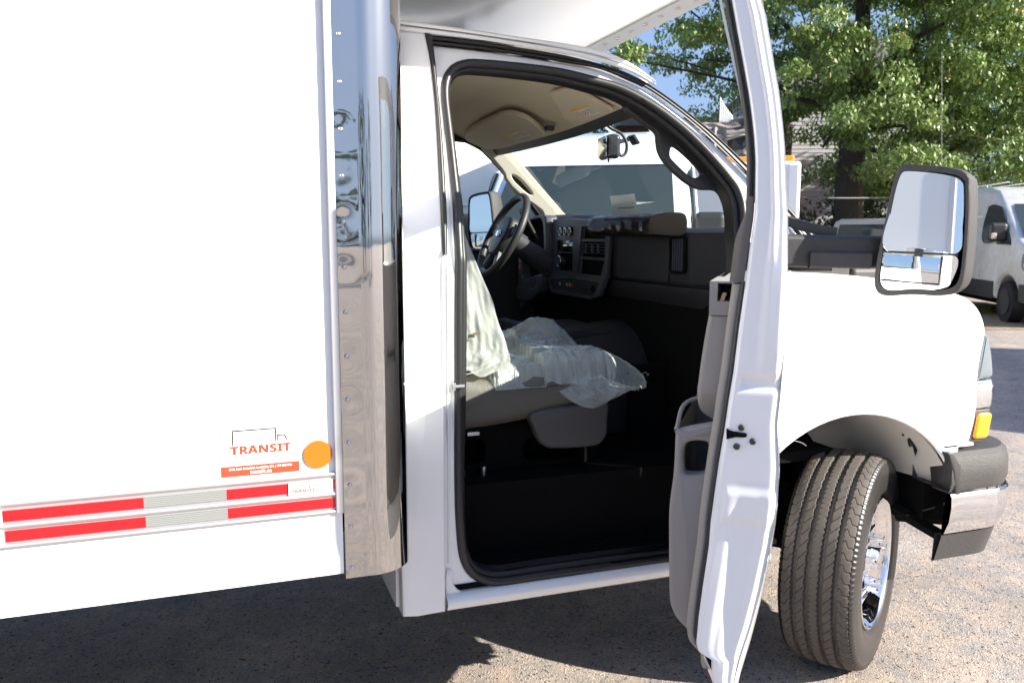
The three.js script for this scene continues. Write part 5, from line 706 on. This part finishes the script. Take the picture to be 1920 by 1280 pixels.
function bushyTree(name, label, cat, C, n, cnt, rx, y0, y1, size, tint, trunkR) {
  ORIGIN = V(C[0], 0, C[2]); const o = thing(name, label, cat, [C[0], 0, C[2]]);
  const cl = []; for (let i = 0; i < n; i++) { const u = rr(-1, 1), a = rr(0, 6.283), s = Math.sqrt(1 - u * u), k = Math.cbrt(rr(0.2, 1)); cl.push([V(C[0] + rx * k * s * Math.cos(a), lerp(y0, y1, 0.5 + 0.5 * u * k), C[2] + rx * k * s * Math.sin(a)), rr(0.25, 0.55), rnd()]); }
  part(trunkR > 0.1 ? 'trunk' : 'stem', limb([C[0], -0.1, C[2]], [C[0] + 0.1, lerp(y0, y1, 0.6), C[2]], trunkR, trunkR * 0.4, 0), bark, o);
  for (let i = 0; i < 6; i++) { const q = cl[(rnd() * cl.length) | 0][0]; part('limb', limb([C[0], y0 + 0.2 * (y1 - y0), C[2]], [q.x, q.y, q.z], trunkR * 0.4, 0.015, 0.1, 4), bark, o); }
  leaves(cl, cnt, size, o, tint); ORIGIN = V(0, 0, 0);
}
bushyTree('shrub', 'dark green shrub in front of the clapboard house', 'shrub', [15.4, 0, -19.8], 60, 4200, 1.7, 0.3, 2.6, 0.12, [0.04, 0.075, 0.02], 0.06);
bushyTree('shrub', 'yellow green bush beside the pickup truck', 'shrub', [13.5, 0, -17.2], 26, 1500, 0.8, 0.4, 1.65, 0.10, [0.16, 0.17, 0.03], 0.05);
bushyTree('shrub', 'leafy shrub behind the service truck and stone wall', 'shrub', [17.9, 0, -19.0], 60, 3600, 1.6, 0.4, 2.7, 0.13, [0.055, 0.10, 0.026], 0.06);
bushyTree('background_tree', 'dense tree behind the row of vans at the right', 'tree', [23.5, 0, -18.5], 130, 9000, 4.0, 1.2, 8.0, 0.20, [0.07, 0.125, 0.03], 0.3);
bushyTree('background_tree', 'green tree standing far behind the covered trailer', 'tree', [13.5, 0, -27.5], 90, 6500, 3.2, 2.4, 6.4, 0.20, [0.065, 0.12, 0.03], 0.3);
// wire and hanging chain between the tree and the mirror
{ const o = tag(new THREE.Mesh(new THREE.TubeGeometry(new THREE.CatmullRomCurve3([V(12.4, 2.42, -17.6), V(14.6, 2.36, -16.9), V(17.5, 2.44, -16.2)]), 20, 0.02, 6), M.grey), 'thin grey cable strung level in front of the tree', 'cable'); o.name = numbered('cable'); o.position.set(0, 0, 0); scene.add(o);
  const ch = thing('hanging_chain', 'thin chain hanging from the tree beside the truck mirror', 'chain', [15.05, 0, -14.6]); const ls = []; for (let i = 0; i < 70; i++) { const g = new THREE.TorusGeometry(0.016, 0.005, 5, 8); g.scale(0.7, 1.2, 0.7); g.rotateY(i % 2 ? 1.57 : 0); g.translate(0.004 * i, 5.4 - i * 0.048, 0); ls.push(g); } part('chain_link', ls, M.grey, ch).userData.kind = 'stuff'; }
{ // grass tufts along the vans
  const g = new THREE.ConeGeometry(0.012, 0.22, 3), im = new THREE.InstancedMesh(g, std(0xffffff, 0.8), 3000); im.name = 'grass'; const mm = new THREE.Matrix4(), q = new THREE.Quaternion(), c = new THREE.Color();
  for (let i = 0; i < 3000; i++) { const t = rr(0, 1), s = rr(0.35, 1.0); q.setFromEuler(new THREE.Euler(rr(-0.5, 0.5), rr(0, 6), rr(-0.5, 0.5))); mm.compose(V(10.6 + t * 7 + rr(-0.4, 0.4), 0.08 * s, -12.9 + t * 2.6 + 1.2 * (rnd() - 0.5) * rnd()), q, V(s, s, s)); im.setMatrixAt(i, mm); const v = rr(0.5, 1.2); im.setColorAt(i, c.setRGB(0.09 * v, 0.12 * v, 0.03 * v)); }
  im.castShadow = im.receiveShadow = true; im.userData = { kind: 'stuff', label: 'weedy grass growing under the parked vans', category: 'grass' }; scene.add(im);
}
// ---------------------------------------------------------------- behind the photographer, seen in mirrors and chrome
{ const src = scene.children.filter((c) => c.name.startsWith('background_tree'))[0];
  for (const [x, z, k] of [[-2, 38, 1.1], [7, 36, 0.8], [16, 33, 1.0], [-40, -18, 1.0], [-46, -8, 0.9]]) { const c = src.clone(); c.name = numbered('distant_tree'); c.position.set(x, 0, z); c.scale.setScalar(k); c.userData = { label: 'tree in the row along the far side of the lot', category: 'tree', group: 'trees along the far side of the lot' }; scene.add(c); } }
{ // white box truck parked alongside, reflected in the big mirror; a second one farther to the front throws its shade on the lot
  const mk = (label, pos, turn, top = 3.4) => { const o = thing('parked_box_truck', label, 'box truck', pos, 'box trucks parked outside the picture', turn);
    part('cargo_box', box(-3.2, 1.6, 0.9, top, -1.15, 1.15, 0.03), M.panel, o); part('corner_rail', [box(1.56, 1.63, 0.9, top + 0.02, -1.18, -1.10)], M.alu, o); part('corner_rail', [box(-3.24, -3.14, 0.9, top + 0.02, -1.19, -1.08)], M.alu, o); part('corner_rail', [box(-3.24, -3.14, 0.9, top + 0.02, 1.08, 1.19)], M.alu, o);
    part('cab', ext([[1.7, 0.5], [3.9, 0.5], [3.9, 1.2], [3.0, 1.35], [2.4, 2.2], [1.7, 2.25]], null, 1.0, 2.0, 0.08), M.vanPaint, o); part('windscreen', grid((u, v) => V(lerp(3.02, 2.44, v), lerp(1.42, 2.16, v), lerp(-0.85, 0.85, u)), 2, 2), M.vanGlass, o);
    part('chassis', box(-3.0, 3.6, 0.45, 0.9, -0.5, 0.5), M.deep, o); for (const [x, z] of [[-1.9, -0.95], [-1.9, 0.95], [2.9, -0.9], [2.9, 0.9]]) { const g = new THREE.CylinderGeometry(0.38, 0.38, 0.26, 24); g.rotateX(Math.PI / 2); g.translate(x, 0.38, z); part('wheel', g, M.rubber, o); } return o; };
  mk('white box truck parked behind the camera, reflected in the tow mirror', [-16.2, 0, 16.6], -2.29, 4.3);
  const s = mk('white box truck parked to the right of the picture, shading the lot', [12.9, 0, -2.9], 0.62);
}

renderer.render(scene, camera);
